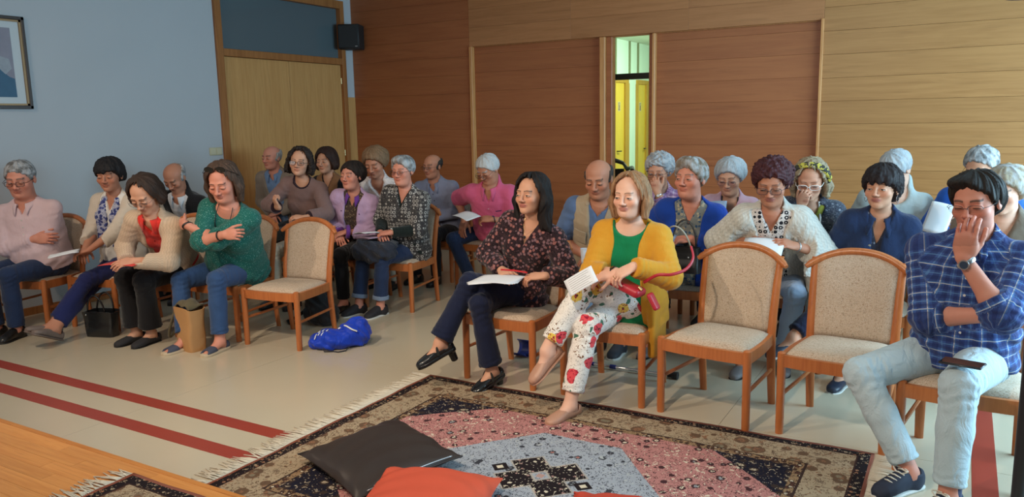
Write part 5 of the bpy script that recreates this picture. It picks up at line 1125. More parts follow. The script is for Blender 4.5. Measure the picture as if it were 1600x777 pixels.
# ------------------------------------------------------------------ left second row
p = Person('man_black', 'balding man in black jacket bowing beside the white wall', (-6.271, 4.655, 1.172), (-6.45, 5.04), yaw=18, pitch=36, th=4, ts=12, hs=1.05, sex='m', skin='tan', res=0, slouch=.04, age=.8, **lap())
p.eyes(0); p.hair('ring', (.16, .15, .14), t=.009, grey=.6); S = fabric('white_shirt', srgb(206, 208, 214)); p.top('shirt', S, .008, (.4, .4), ('v', .06, .03), hem=-.03); p.collar(S); p.top('jacket', fabric('black_jacket', srgb(26, 24, 26), wr=.25), .02, (2, 2), ('v', .26, .10), hem=-.08, opn=(.03, .085, 0), loose=.006); p.trousers(DKT); shoes(p, SH_BLK)
p = Person('woman_mauve', 'woman with curly dark hair and glasses in mauve jumper, dark purse on her lap', (-5.131, 5.10, 1.296), (-5.34, 5.40), yaw=30, pitch=-2, roll=-6, th=6, ts=14, hs=1.0, skin='mid', res=1, brow=DK, R=dict(w=('w', -5.24, 4.92, .905), d=(-.3, .3, .9), n=(.5, -.8, 0), pole=(-1, -.2, -.8), curl=1.0), L=dict(w=('w', -4.92, 4.90, .83), d=(-.9, .4, .1), n=(0, -.4, -1), pole=(1, 0, -.8), curl=.5), legR=dict(a=(-.05, .50, .085)), legL=dict(a=(.14, .46, .085)))
p.eyes(.6); p.glasses((.02, .012, .012), th=.0019, w=.0245, h=.0175); p.hair('curlybob', (.026, .017, .014), t=.020, curl=.0045, length=-.10, hl=.07, part=1)
S = fabric('mauve_knit', srgb(124, 98, 94), wr=.3); p.top('jumper', S, .013, (1.78, 1.78), ('round', .055), hem=-.04, loose=.004)
D = fabric('dark_trim', srgb(44, 28, 36)); p.top('neckband', D, .0165, (0, 0), ('round', .055), hem=.5, only=.016); p.sleeves('cuff', D, .72, .82, .017); p.trousers(BEIGE, hem=.96, hemr=.066)
b = MB(); b.tube([p.hp((.079 + .004 * math.cos(a), -.006, -.055 + .014 * math.sin(a))) for a in np.arange(0, 6.28, .5)], .0018, 5, closed=True); p.mbpart(b, 'earring', STEEL); shoes(p, SH_BLK)
p = Person('woman_lilac', 'woman with short black hair in lilac jacket with purple collar, behind the empty chair', (-4.666, 5.25, 1.175), (-4.82, 5.46), yaw=4, pitch=-2, th=4, ts=14, hs=1.0, skin='ruddy', res=1, age=.4, brow=DK, **lap(.03))
p.eyes(.45); p.hair('crop', (.022, .015, .013), t=.012, hl=.078)
p.top('shirt', fabric('brown_print', (1, 1, 1), pat=p_spots(srgb(74, 58, 48), [srgb(128, 108, 84), srgb(46, 38, 36), srgb(150, 128, 100)], 60., .4)), .008, (.4, .4), ('v', .09, .04), hem=-.05)
LIL = fabric('lilac_shell', srgb(186, 156, 190), wr=.6, rough=.6); PUR = fabric('purple_lining', srgb(106, 58, 140)); p.top('jacket', LIL, .020, (1.98, 1.98), ('v', .2, .085), hem=-.12, opn=(.055, .06, 0), loose=.008, fold=.006); p.collar(PUR, r=.026, hgt=.06, gap=.95, wing=.05); p.sleeves('cuff', PUR, .88, 1.02, .024)
b = MB(); p.button_row(mat('purple_snap', srgb(60, 34, 74), .4), (.45, .6, .76), .085, .030); p.button_row(mat('purple_snap', ()), (.45, .6, .76), -.085, .030); p.trousers(BLACKT, hem=.95, hemr=.056); shoes(p, SH_BLK, style='pump')
p = Person('woman_rings', 'grey-haired woman in glasses and ring-patterned blouse with papers and coat on her lap', (-4.136, 5.30, 1.224), (-4.27, 5.50), yaw=6, pitch=4, th=-6, ts=8, hs=1.0, skin='ruddy', res=1, age=1, fat=.5, brow=(.09, .08, .075), R=dict(w=('w', -4.30, 5.16, .70), d=(.75, .45, -.15), n=(0, -.3, -1), curl=.45), L=dict(w=('w', -4.15, 5.12, .715), d=(-.85, .4, -.1), n=(0, -.4, -1), curl=.5), legR=dict(a=(-.13, .50, .085), toe=-4), legL=dict(a=(.07, .44, .085), toe=2))
p.eyes(0); p.glasses((.05, .03, .035), th=.0017, w=.024); p.hair('quiff', (.17, .165, .16), t=.011, hl=.082, grey=.5)
S = fabric('ring_print', (1, 1, 1), pat=p_rings(srgb(54, 52, 54), srgb(176, 172, 168), srgb(120, 116, 112), 30., .2, .28, .42)); p.top('blouse', S, .014, (1.18, 1.18), ('v', .13, .05), hem=-.12, loose=.012); D = fabric('bottle_black', srgb(22, 30, 28)); p.top('undershirt', D, .008, (1.95, 1.95), ('v', .10, .042), hem=0)
p.trousers(DENIM, hem=.86, hemr=.064, roll=fabric('denim_inside', srgb(120, 136, 160)))
for q in 'RL': p.shoe(q, mat('black_canvas', (.020, .018, .022), .75), WSOLE, 'shoe', solet=.022)
p.band('L', mat('tan_strap', srgb(170, 130, 100), .5), .93, .029, .012, face=(.014, STEEL, mat('white_dial', (.8, .8, .78), .3)))
# ------------------------------------------------------------------ left third row
p = Person('man_taupe', 'white-haired man in taupe jacket and blue shirt before the wooden door', (-6.50, 6.05, 1.285), (-6.55, 6.34), yaw=2, pitch=4, th=2, ts=12, hs=1.02, sex='m', skin='ruddy', res=0, age=.8, **lap())
p.eyes(.4); p.hair('ring', (.34, .33, .32), t=.010); S = fabric('light_blue_shirt', srgb(112, 138, 176)); p.top('shirt', S, .010, (.4, .4), ('v', .07, .035), hem=-.03); p.collar(S); p.top('jacket', fabric('taupe_jacket', srgb(138, 124, 112), wr=.4), .022, (1.95, 1.95), ('v', .3, .11), hem=-.1, opn=(.06, .085, 0), loose=.008); p.trousers(DKT); shoes(p, SH_BLK)
p = Person('woman_bob', 'woman with dark brown bob in black top and tan scarf', (-5.761, 6.10, 1.250), (-5.84, 6.38), yaw=10, pitch=2, th=2, ts=8, hs=1.04, skin='mid', res=0, brow=DK, **lap())
p.eyes(.5); p.hair('fringebob', (.034, .017, .013), t=.022, length=-.085); p.top('top', fabric('black_top', srgb(26, 22, 24)), .012, (1.9, 1.9), ('v', .10, .05), hem=-.05); p.top('tan_blouse', fabric('tan_blouse', srgb(132, 92, 62)), .016, (0, 0), ('v', .12, .055), hem=.25, opn=(.0, .0, .0), extra=()) ; p.trousers(BLACKT); shoes(p, SH_BLK)
p = Person('woman_white', 'woman with light brown hair in white flowered blouse, reading downwards', (-4.790, 5.72, 1.262), (-4.96, 6.36), yaw=15, pitch=22, th=2, ts=10, hs=1.08, skin='tan', res=0, slouch=.04, brow=BRN, **lap())
p.eyes(.1); p.hair('crop', (.20, .115, .062), t=.020, hl=.078, var=.35); p.top('blouse', fabric('white_flowered', (1, 1, 1), pat=p_spots(srgb(218, 210, 208), [srgb(146, 100, 112), srgb(214, 206, 204), srgb(110, 70, 84)], 15., .30, srgb(180, 168, 168))), .014, (1.6, 1.6), ('v', .14, .065), hem=-.05, loose=.01); p.trousers(BEIGE); shoes(p, SH_BLK)
p = Person('man_blue_grey', 'man with receding dark hair, glasses and blue-grey shirt before the wood wall', (-4.62, 6.40, 1.192), (-4.68, 6.72), yaw=-4, pitch=5, th=0, ts=14, hs=.97, sex='m', skin='tan', res=0, age=.5, **lap(0, .11))
p.eyes(.4); p.glasses((.05, .05, .055), th=.0012); p.hair('ring', (.035, .032, .03), t=.009); S = fabric('blue_grey_shirt', srgb(128, 134, 158)); p.top('shirt', S, .011, (1.95, 1.95), ('v', .08, .035), hem=-.03); p.collar(S); p.button_row(DBUT, (.5, .62, .74, .86)); p.trousers(DKT); shoes(p, SH_BLK)
p = Person('man_pink_shirt', 'white-haired man in bright pink short-sleeved shirt reading a sheet', (-3.92, 6.33, 1.178), (-4.02, 6.68), yaw=-10, pitch=30, th=-8, ts=14, hs=1.08, sex='m', skin='tan', res=1, age=.9, fat=.75, bs=1.05, brow=(.3, .3, .3), R=dict(w=('w', -4.24, 6.38, .67), d=(.1, .5, -.9), n=(0, -.9, -.5), curl=.35), L=dict(w=('w', -3.84, 6.26, .71), d=(-.9, .4, .0), n=(0, -.6, -.8), curl=.6), legR=dict(a=(-.10, .34, .085), pole=(-.7, .8, 1), toe=-12), legL=dict(a=(.26, .30, .085), pole=(.6, .8, 1)))
p.eyes(.05); p.glasses((.02, .015, .015), th=.0015, drop=.008); p.hair('short', (.50, .50, .50), t=.012, hl=.078, var=.12); S = fabric('pink_shirt', srgb(206, 92, 128)); p.top('shirt', S, .014, (.98, .98), ('v', .09, .04), hem=-.03, loose=.022); p.collar(S); p.button_row(PEARL, (.25, .42, .58, .74)); p.trousers(DENIM, hem=.97, hemr=.06); shoes(p, SH_BLK, solet=.018); p.band('L', STRAP, .93, .032, .012, face=(.016, STEEL, DIAL))
b = MB(); G = [[p.surf(.07 + .055 * i, .70 + .012 * j, .021) for i in np.linspace(0, 1, 4)] for j in (0, 1)]; b.sheet(G, .002); p.mbpart(b, 'breast_pocket', mat('pocket_trim', srgb(70, 50, 90), .8))
# ------------------------------------------------------------------ right front row
p = Person('woman_floral', 'woman with long black hair in dark floral blouse, legs crossed, holding papers and red pen', (-2.29, 4.20, 1.172), (-2.45, 4.30), yaw=-8, pitch=-3, th=-14, ts=2, hs=.985, skin='mid', res=2, brow=DK, neck=.0, lip=srgb(168, 84, 82), R=dict(w=('w', -2.43, 4.06, .712), d=(.85, .42, -.1), n=(0, -.35, -1), curl=.42, pole=(-.9, -.2, -.8)), L=dict(w=('w', -2.10, 4.00, .715), d=(-.75, .55, -.05), n=(0, -.4, -1), curl=.5, pole=(.8, -.5, -1)), legR=dict(a=(.10, .36, .115), pole=(.15, .9, 1), toe=-2, tip=16), legL=dict(a=(-.13, .58, .29), pole=(-.3, .9, 1), air=1, tip=22, toe=-22))
p.eyes(.6); p.hair('long', (.014, .011, .011), t=.020, length=-.215, hl=.078, var=.3, amp=.003); BL = fabric('dark_floral_blouse', (1, 1, 1), pat=p_spots(srgb(34, 22, 28), [srgb(150, 96, 92), srgb(120, 92, 100), srgb(176, 128, 116)], 42., .42, srgb(84, 58, 62)), wr=.5)
p.top('blouse', BL, .012, (1.95, 1.95), ('v', .15, .05), hem=-.10, loose=.010, fold=.006); p.trousers(INDIGO, hem=.93, hemr=.074, fold=.005)
for q in 'RL':
    p.shoe(q, BLK, BLK, 'mary', heel=.075, solet=.03); g = p.leg[q]; b = MB(); A, t_, s_, u_ = g['A'], g['t'], g['s'], g['u']
    b.tube([A + t_ * .045 - u_ * .052 + s_ * .041 * math.cos(a) + (u_ * .050 - t_ * .012) * math.sin(a) for a in np.linspace(-.1, 3.24, 13)], .013, 6, sx=.3); p.mbpart(b, 'shoe_strap', mat('elastic_strap', (.012, .012, .012), .8))
b = MB(); b.tube([p.N + p.l * .05 + p.f * .02 + p.u * .035, p.surf(.045, .96, .004), p.surf(.0, .84, .010), p.surf(-.045, .96, .004), p.N - p.l * .05 + p.f * .02 + p.u * .035], .0011, 5); p.mbpart(b, 'chain', GOLD); b = MB(); c = p.surf(0, .825, .012); b.lathe([(.001, .010), (.007, .006), (.009, 0), (.006, -.007), (.001, -.010)], 10, c); p.mbpart(b, 'pendant', STRAP)
p = Person('woman_yellow', 'woman in mustard cardigan, green top and floral trousers, legs crossed', (-1.626, 4.15, 1.192), (-1.66, 4.26), yaw=-4, pitch=3, th=-10, ts=6, hs=1.0, skin='fair', res=2, bs=1.03, fat=.25, brow=(.16, .09, .055), lip=srgb(186, 108, 100), bust=1.1, R=dict(w=('w', -1.60, 3.88, .80), d=(-.85, .45, -.30), n=(-.1, -.5, -1), curl=.4, pole=(-.9, -.2, -.9)), L=dict(w=('w', -1.50, 3.88, .838), d=(-.55, .55, -.42), n=(.0, -.6, -.9), curl=.5, pole=(1, -.2, -.9)), legR=dict(a=(-.03, .58, .085), pole=(.25, .9, 1), toe=-6), legL=dict(a=(-.18, .60, .36), pole=(-.35, .9, 1.1), air=1, tip=38, toe=-20))
p.eyes(.62, iris=(.10, .12, .12)); p.hair('bob', (.30, .165, .085), t=.016, length=-.135, hl=.080, var=.35); p.top('top', fabric('emerald_top', srgb(14, 122, 76)), .010, (.45, .45), ('round', .082), hem=-.16, loose=.004)
MUS = fabric('mustard_knit', srgb(204, 146, 44), wr=.35); e1 = p.P + p.Bh[0] * .19 + p.Bh[1] * .02
p.top('cardigan', MUS, .018, (1.97, 1.97), ('v', .3, .10), hem=-.13, opn=(.105, .060, 0.), loose=.004, extra=[(slab(e1 + V(.0, 0, -.10), (.022, .11, .17), np.eye(3), .02), .04)])
p.trousers(fabric('floral_trousers', (1, 1, 1), pat=p_floral, wr=.3), hem=.86, hemr=.062, thigh=.008, knee=.006); shoes(p, SH_BEIGE, style='moc', sole=SH_BEIGE)
p.band('R', STRAP, .92, .030, .016, face=(.015, STRAP, mat('watch_glass', (.005, .005, .006), .1))); b = MB(); a = p.arm['L']; c = a['W'] + a['d'] * .118 - np.cross(a['d'], a['n']) * .0; b.tube([c + .0115 * (a['n'] * math.cos(q) + np.cross(a['d'], a['n']) * math.sin(q)) for q in np.arange(0, 6.28, .5)], .0016, 5, closed=True); p.mbpart(b, 'ring', GOLD)
p = Person('man_plaid', 'man in blue plaid shirt and pale jeans with hand over his mouth, glasses', (.060, 3.90, 1.239), (.06, 4.00), yaw=-20, pitch=10, roll=4, th=-20, ts=-8, hs=1.03, sex='m', skin='ruddy', res=2, bs=1.08, fat=.35, beard=.45, brow=DK, L=dict(w=('w', .028, 3.735, 1.015), d=(.08, .12, 1), n=(-.15, -1, .1), pole=(.5, .55, -1.2), curl=.42, thumb=.15, spread=.03), R=dict(w=('w', .165, 3.785, .775), d=(1, .1, .05), n=(0, -1, 0), pole=(-.7, .25, -1), curl=.45), legR=dict(a=(-.03, .43, .09), pole=(-.85, .75, .7), toe=-16), legL=dict(a=(.17, .54, .09), pole=(.1, .9, .9), toe=-10))
p.eyes(0); p.glasses((.05, .045, .05), th=.0013, half=True, w=.026, h=.016); p.hair('swept', (.020, .015, .013), t=.012, hl=.098, nape=-.085, var=.4, amp=.0028, fq=44)
PLD = fabric('blue_plaid', (1, 1, 1), pat=p_plaid(srgb(62, 88, 148), srgb(34, 42, 90), srgb(96, 140, 190), srgb(206, 204, 200), .72), wr=.6, var=.06); p.top('shirt', PLD, .013, (1.28, 1.30), ('v', .09, .04), hem=-.06, loose=.012, fold=.006); p.collar(PLD, hgt=.04, wing=.065); p.button_row(PEARL, (.3, .45, .6, .74))
p.trousers(PALE, hem=.91, hemr=.062, thigh=.010, knee=.006, fold=.005); p.band('L', STEEL, .93, .035, .020, name='watch_bracelet', face=(.021, STEEL, DIAL)); SOCK = fabric('navy_sock', srgb(58, 66, 96))
for q in 'RL':
    g = p.leg[q]; sh = Shape(); e = nrm(g['K'] - g['A']); sh.add(cone(g['A'] - g['u'] * .050 - g['t'] * .014, g['A'] + e * .09 - g['t'] * .004, .040, .045), .01); v, f_ = sh.skin(.008); p.part('sock', v, f_, SOCK); o = p.shoe(q, SH_NAVY, WSOLE, 'shoe', wid=1.08, solet=.020, length=1.06)
    A, t_, s_, u_ = g['A'], g['t'], g['s'], g['u']
    for i in range(5):
        b = MB(); c = A + t_ * (.040 + .021 * i) + u_ * (.013 - .0080 * i); b.tube([c - s_ * .024 - u_ * .006, c + t_ * .008 + u_ * .003, c + s_ * .024 - u_ * .006], .0034, 6); p.mbpart(b, 'lace', mat('white_lace', srgb(220, 214, 200), .9), o)
    for sg in (-1, 1):
        b = MB(); c = A + t_ * .036 + u_ * .016; b.tube([c + s_ * sg * (.005 + .03 * math.sin(a)) + t_ * (.035 * math.sin(a * .5) * .8) + u_ * (.010 * math.sin(a) - .016 * a / 3) for a in np.linspace(0, 3.0, 9)], .003, 6); p.mbpart(b, 'lace_bow', mat('white_lace', ()), o)
# ------------------------------------------------------------------ right second row
p = Person('man_vest', 'bald man in beige waistcoat over denim-blue shirt holding a rolled paper cup', (-2.215, 5.05, 1.212), (-2.34, 5.44), yaw=6, pitch=18, th=-2, ts=4, hs=1.08, sex='m', skin='tan', res=1, fat=.6, age=.5, bs=1.06, R=dict(w=('w', -2.32, 5.10, .64), d=(.1, .75, -.25), n=(.9, 0, -.2), curl=.85, pole=(-.8, -.4, -.8)), L=dict(w=(.10, .28, .10)), legR=dict(a=(.20, .52, .085), pole=(-.1, .8, 1), toe=-8), legL=dict(a=(.36, .50, .085), toe=4))
p.eyes(.2, (0, -.002)); p.hair('ring', (.05, .045, .042), t=.006); S = fabric('washed_denim_shirt', srgb(86, 108, 146), var=.25); p.top('shirt', S, .012, (1.12, 1.12), ('v', .06, .03), hem=-.03, loose=.014); KH = fabric('khaki_waistcoat', srgb(166, 148, 124), wr=.45); p.top('waistcoat', KH, .024, (0, 0), ('v', .18, .07), hem=-.04, opn=(.018, .055, 0), vest=True, fold=.004)
sh = Shape(); c = p.N + p.u * .004
for a0, a1 in zip(np.linspace(-3.6, .46, 12)[:-1], np.linspace(-3.6, .46, 12)[1:]): f1 = lambda a: c + p.l * (p.nk + .034) * math.cos(a) + p.f * ((p.nk + .030) * math.sin(a)) - p.u * .022 * (math.sin(a)) + p.u * .012; sh.add(cone(f1(a0), f1(a1), .020, .020), .01)
v, q = sh.skin(.007); p.part('collar', v, q, KH)
for sg in (-1, 1):
    b = MB(); G = [[p.surf(sg * (.07 + .085 * i), .74 - .15 * j, .032 + .008 * math.sin(3.1 * j)) for i in np.linspace(0, 1, 6)] for j in np.linspace(0, 1, 6)]; b.sheet(G, .006); p.mbpart(b, 'chest_pocket', KH); b = MB(); G = [[p.surf(sg * (.065 + .095 * i), .755 - .045 * j, .042) for i in np.linspace(0, 1, 6)] for j in np.linspace(0, 1, 4)]; b.sheet(G, .005); p.mbpart(b, 'pocket_flap', KH)
p.trousers(PBLUE, hem=.95, hemr=.062)
for q in 'RL': p.shoe(q, SH_DK, WSOLE, 'shoe', solet=.024, wid=1.05)
p = Person('woman_royal_blue', 'woman with short grey-brown hair in royal blue cardigan with black handbag', (-1.584, 5.15, 1.218), (-1.68, 5.46), yaw=-12, pitch=-2, th=-4, ts=6, hs=1.09, skin='ruddy', res=1, age=.9, fat=.6, bs=1.06, bust=1.1, brow=(.09, .07, .06), R=dict(w=('w', -1.76, 5.17, .79), d=(.7, .6, -.2), n=(0, -.4, -1), curl=.6), L=dict(w=('w', -1.56, 5.10, .815), d=(-.9, .35, -.1), n=(0, -.5, -1), curl=.5), legR=dict(a=(-.08, .44, .085)), legL=dict(a=(-.05, .50, .36), pole=(-.3, .9, 1), air=1, tip=10, toe=-30))
p.eyes(.5); p.hair('quiff', (.20, .16, .12), t=.014, hl=.074, grey=.5); p.top('blouse', fabric('blue_beige_print', (1, 1, 1), pat=p_spots(srgb(120, 124, 122), [srgb(54, 84, 116), srgb(176, 166, 140), srgb(40, 60, 96)], 44., .42)), .010, (.4, .4), ('v', .10, .042), hem=-.05); p.top('cardigan', fabric('royal_blue_knit', srgb(24, 62, 150), wr=.35), .020, (1.97, 1.97), ('v', .28, .105), hem=-.08, opn=(.075, .085, 0.), loose=.008); p.trousers(PBLUE, hem=.92, hemr=.07, knee=.012); shoes(p, SH_GREY, style='moc')
p = Person('woman_white_cardigan', 'woman with dark red hair and glasses in white knitted cardigan reading a sheet', (-1.010, 4.95, 1.218), (-1.08, 5.44), yaw=3, pitch=20, th=4, ts=6, hs=1.10, skin='tan', res=1, age=.8, fat=.3, bs=1.05, brow=(.10, .06, .05), lip=srgb(160, 90, 86), R=dict(w=('w', -1.15, 5.02, .84), d=(.3, .85, .1), n=(.6, -.2, -.8), curl=.5), L=dict(w=('w', -.86, 4.96, .83), d=(-.6, .6, .25), n=(-.3, -.5, -.8), curl=.5), legR=dict(a=(-.10, .54, .085)), legL=dict(a=(.13, .38, .085), pole=(.3, .8, 1)))
p.eyes(.15, (0, -.002)); p.glasses((.07, .05, .055), th=.0017, w=.026, h=.019); p.hair('crop', (.060, .018, .022), t=.017, curl=.0055, hl=.080, var=.45, nape=-.06); p.top('blouse', fabric('black_white_print', (1, 1, 1), pat=p_geo(srgb(214, 206, 202), srgb(30, 28, 36), 32.)), .010, (.5, .5), ('v', .11, .045), hem=-.05)
e1 = p.P + p.Bh[0] * .235 + p.Bh[1] * .10; sh = Shape(); a0, a1, a2 = p.S['L'] + V(.0, -.01, -.10), V(-.80, 5.10, .93), V(-.765, 5.12, .64); sh.add(cone(a0, a1, .04, .085, sq=(nrm((.9, -.3, .1)), .5), fold=(.006, .2, .2, .05)), .03); sh.add(cone(a1, a2, .085, .115, f1=True, sq=(nrm((.9, -.3, .1)), .32), fold=(.008, .15, .3, .06)), .03); v, q = sh.skin(.008); KN_W = fabric('white_knit', srgb(206, 204, 196), pat=p_knit(srgb(212, 210, 202)), wr=.7, wsc=22.); p.top('cardigan', KN_W, .022, (1.62, 1.62), ('v', .3, .12), hem=-.10, opn=(.115, .070, 0), loose=.016, extra=[(slab(e1 + p.Bh[0] * .03 + V(0, -.02, -.03), (.030, .15, .29), p.Bh, .03), .06)]); p.part('cardigan_front', v, q, KN_W, uvw=np.stack([v[:, 1], v[:, 2], v[:, 0]], 1)); p.trousers(PBLUE, hem=.93, hemr=.062, thigh=.01); shoes(p, SH_GREY, style='moc')
p.band('L', mat('silver_bangle', (.6, .6, .62), .3, metal=.9), .93, .028, .012, name='bracelet')
p = Person('woman_denim', 'woman with dark fringe and hoop earring in dark denim jacket, leg crossed', (-.408, 5.10, 1.188), (-.46, 5.32), yaw=-14, pitch=0, th=-4, ts=2, hs=1.02, skin='mid', res=1, brow=DK, lip=srgb(160, 84, 84), R=dict(w=(-.09, .26, .10)), L=dict(w=(.07, .28, .11)), legR=dict(a=(-.06, .42, .085)), legL=dict(a=(-.30, .66, .33), pole=(-.3, .9, 1), air=1, tip=12, toe=-46))
p.eyes(.6); p.hair('fringe', (.020, .014, .015), t=.021, nape=-.085, var=.4, sweep=-.10, curl=.0024, amp=.003); p.top('top', fabric('dark_blouse', srgb(40, 44, 60), pat=p_spots(srgb(40, 44, 60), [srgb(110, 116, 130), srgb(60, 64, 84), srgb(130, 134, 146)], 38., .3)), .008, (.4, .4), ('v', .16, .05), hem=-.04)
DJ = fabric('denim_jacket', srgb(34, 50, 84), wr=.5, var=.25); p.top('jacket', DJ, .020, (1.97, 1.97), ('v', .16, .06), hem=-.06, opn=(.012, .03, 0), loose=.008); p.collar(DJ, r=.022, hgt=.045, gap=.95, wing=.080, th=.006)
p.button_row(STEEL, (.30, .45, .60, .72), -.035, .024, .008)
for sg in (-1, 1):
    b = MB(); G = [[p.surf(sg * (.06 + .085 * i), .69 - (.035 + .02 * (1 - abs(2 * i - 1))) * j, .027) for i in np.linspace(0, 1, 7)] for j in np.linspace(0, 1, 4)]; b.sheet(G, .004); p.mbpart(b, 'pocket_flap', DJ); b = MB(); b.tube([p.hp((sg * .080, -.008 + .020 * math.cos(a), -.062 + .022 * math.sin(a))) for a in np.arange(0, 6.28, .35)], .0020, 5, closed=True); p.mbpart(b, 'hoop_earring', STEEL)
p.trousers(INDIGO, hem=.92, hemr=.06)
for q in 'RL':
    p.shoe(q, mat('navy_leather', srgb(44, 50, 66), .4), WSOLE, 'mary', solet=.014); g = p.leg[q]; b = MB(); A, t_, s_, u_ = g['A'], g['t'], g['s'], g['u']; b.tube([A + t_ * .03 - u_ * .05 + s_ * .038 * math.cos(a) + (u_ * .045 - t_ * .01) * math.sin(a) for a in np.linspace(-.1, 3.24, 11)], .010, 6, sx=.3); p.mbpart(b, 'shoe_strap', mat('navy_leather', ()))
p = Person('person_behind', 'person with fair greying hair in brown jacket, hidden behind the plaid-shirted man', (.215, 5.10, 1.188), (.22, 5.40), yaw=-22, pitch=12, th=-2, ts=-4, hs=1.0, sex='m', skin='fair', res=0, **lap())
p.eyes(.2); p.hair('crop', (.34, .28, .20), t=.020, grey=.4); p.top('jacket', fabric('brown_jacket', srgb(116, 104, 92), wr=.4), .022, (1.95, 1.95), ('v', .12, .05), hem=-.05); p.trousers(DKT); shoes(p, SH_BLK)
# ------------------------------------------------------------------ right third row
p = Person('woman_purple', 'grey-haired woman in purple checked shirt resting chin on her hand', (-2.082, 5.93, 1.216), (-2.17, 6.40), yaw=2, pitch=14, th=0, ts=2, hs=1.05, skin='mid', res=1, age=.9, slouch=.04, brow=(.1, .1, .1), L=dict(w=('w', -2.045, 5.80, 1.055), d=(-.25, .05, 1), n=(-.2, -1, .1), pole=(.5, .4, -1), curl=.8), R=dict(w=(.05, .26, .16)))
p.eyes(.3); p.glasses((.05, .05, .06), th=.0014); p.hair('crop', (.25, .26, .28), t=.014, curl=.004, grey=.7); S = fabric('purple_check', (1, 1, 1), pat=p_plaid(srgb(176, 142, 186), srgb(116, 80, 136), srgb(216, 196, 222), srgb(230, 216, 232), .7)); p.top('shirt', S, .012, (1.8, 1.8), ('v', .09, .04), hem=-.04, loose=.006); p.collar(S); p.trousers(DKT); shoes(p, SH_BLK, style='pump'); p.band('L', STEEL, .90, .028, .012, face=(.013, GOLD, mat('white_dial', ())))
p = Person('woman_pink', 'grey-haired woman in pale pink top with dark lanyard, holding a pale blue sheet', (-1.522, 5.93, 1.176), (-1.60, 6.40), yaw=2, pitch=18, th=0, ts=4, hs=1.06, skin='mid', res=0, age=1, fat=.4, R=dict(w=('w', -1.60, 5.92, .82), d=(.3, .8, .1), n=(.5, -.2, -.8), curl=.6), L=dict(w=('w', -1.42, 5.86, .82), d=(-.5, .7, .1), n=(-.4, -.2, -.8), curl=.6))
p.eyes(.1); p.glasses((.12, .08, .09), th=.0012); p.hair('crop', (.36, .38, .40), t=.016, grey=.3); p.top('top', fabric('pale_pink_top', srgb(202, 168, 186)), .013, (1.6, 1.6), ('v', .11, .055), hem=-.05, loose=.006)
b = MB(); b.tube([p.N + p.l * .06 + p.f * .0 + p.u * .03, p.surf(.06, .93, .018), p.surf(.035, .78, .02), p.surf(0, .66, .026), p.surf(-.035, .78, .02), p.surf(-.06, .93, .018), p.N - p.l * .06 + p.f * .0 + p.u * .03], .006, 6); p.mbpart(b, 'lanyard', STRAP); p.trousers(DENIM); shoes(p, SH_BLK)
p = Person('woman_headband', 'woman with yellow headband and white glasses, hand on chin, dark trimmed jacket', (-.915, 5.75, 1.176), (-.98, 6.40), yaw=4, pitch=20, th=0, ts=-2, hs=1.08, skin='mid', res=1, slouch=.04, R=dict(w=('w', -.945, 5.60, 1.005), d=(.28, .0, 1), n=(.2, -1, .1), pole=(-.4, .5, -1), curl=.9), L=dict(w=(.12, .28, .16), d=(-.8, .4, -.1)))
p.eyes(.1); p.glasses((.75, .75, .72), th=.0022, w=.027, h=.017); p.hair('bob', (.30, .23, .15), t=.022, length=-.12, hl=.06, var=.4, curl=.002)
sh = Shape(); HB = mat('headband_print', (1, 1, 1), .7, pat=lambda t: t.mix(t.math('GREATER_THAN', t.noise(t.obj(), 34., 2., 1.), .50), srgb(196, 180, 70), srgb(44, 42, 34)))
for a0, a1 in zip(np.linspace(-.25, 3.39, 14)[:-1], np.linspace(-.25, 3.39, 14)[1:]): f1 = lambda a: p.hp((.1 * math.cos(a), .042 - .02 * (1 - math.sin(a)), .030 + .098 * math.sin(a))); sh.add(cone(f1(a0), f1(a1), .022, .022, sq=(nrm(p.hu * .85 + p.hf * .5), .55)), .01)
v, q = sh.skin(.006); p.part('headband', v, q, HB)
p.top('top', fabric('lime_top', srgb(160, 160, 66)), .010, (.4, .4), ('v', .14, .05), hem=-.04); p.top('jacket', fabric('dark_denim_print', (1, 1, 1), pat=p_spots(srgb(48, 54, 68), [srgb(70, 76, 92), srgb(120, 124, 136), srgb(160, 162, 168)], 26., .22, srgb(110, 114, 126))), .020, (1.97, 1.97), ('v', .24, .09), hem=-.06, opn=(.045, .06, 0), loose=.010)
for sg in (-1, 1): b = MB(); b.tube([p.N + p.l * sg * .055 - p.f * .01 + p.u * .035, p.surf(sg * .075, .95, .028), p.surf(sg * .070, .80, .032), p.surf(sg * .052, .60, .034), p.surf(sg * .050, .35, .030)], .009, 6); p.mbpart(b, 'jacket_trim', mat('white_trim', srgb(206, 204, 198), .8))
p.trousers(DKT); shoes(p, SH_BLK)
p = Person('person_pale', 'person with cropped grey hair and pale grey top, head bowed behind the denim jacket', (-.410, 6.16, 1.232), (-.43, 6.56), yaw=-34, pitch=34, th=-6, ts=-4, hs=1.05, sex='m', skin='fair', res=0, slouch=.05, age=.6, **lap())
p.eyes(0); p.glasses((.03, .03, .035), th=.0014); p.hair('short', (.34, .37, .40), t=.012, hl=.082, grey=.5); p.top('top', fabric('pale_grey_top', srgb(176, 190, 192)), .012, (1.9, 1.9), ('round', .075), hem=-.04, loose=.006); p.trousers(DKT); shoes(p, SH_BLK)
p = Person('man_royal', 'man with receding grey hair and royal blue jacket holding up a white sheet', (.108, 6.06, 1.262), (.12, 6.58), yaw=-24, pitch=26, th=-4, ts=-6, hs=1.08, sex='m', skin='mid', res=0, slouch=.04, age=.6, R=dict(w=('w', -.06, 6.0, .90), d=(.1, .9, .2), n=(.8, 0, -.5), curl=.6), L=dict(w=(.10, .28, .2)))
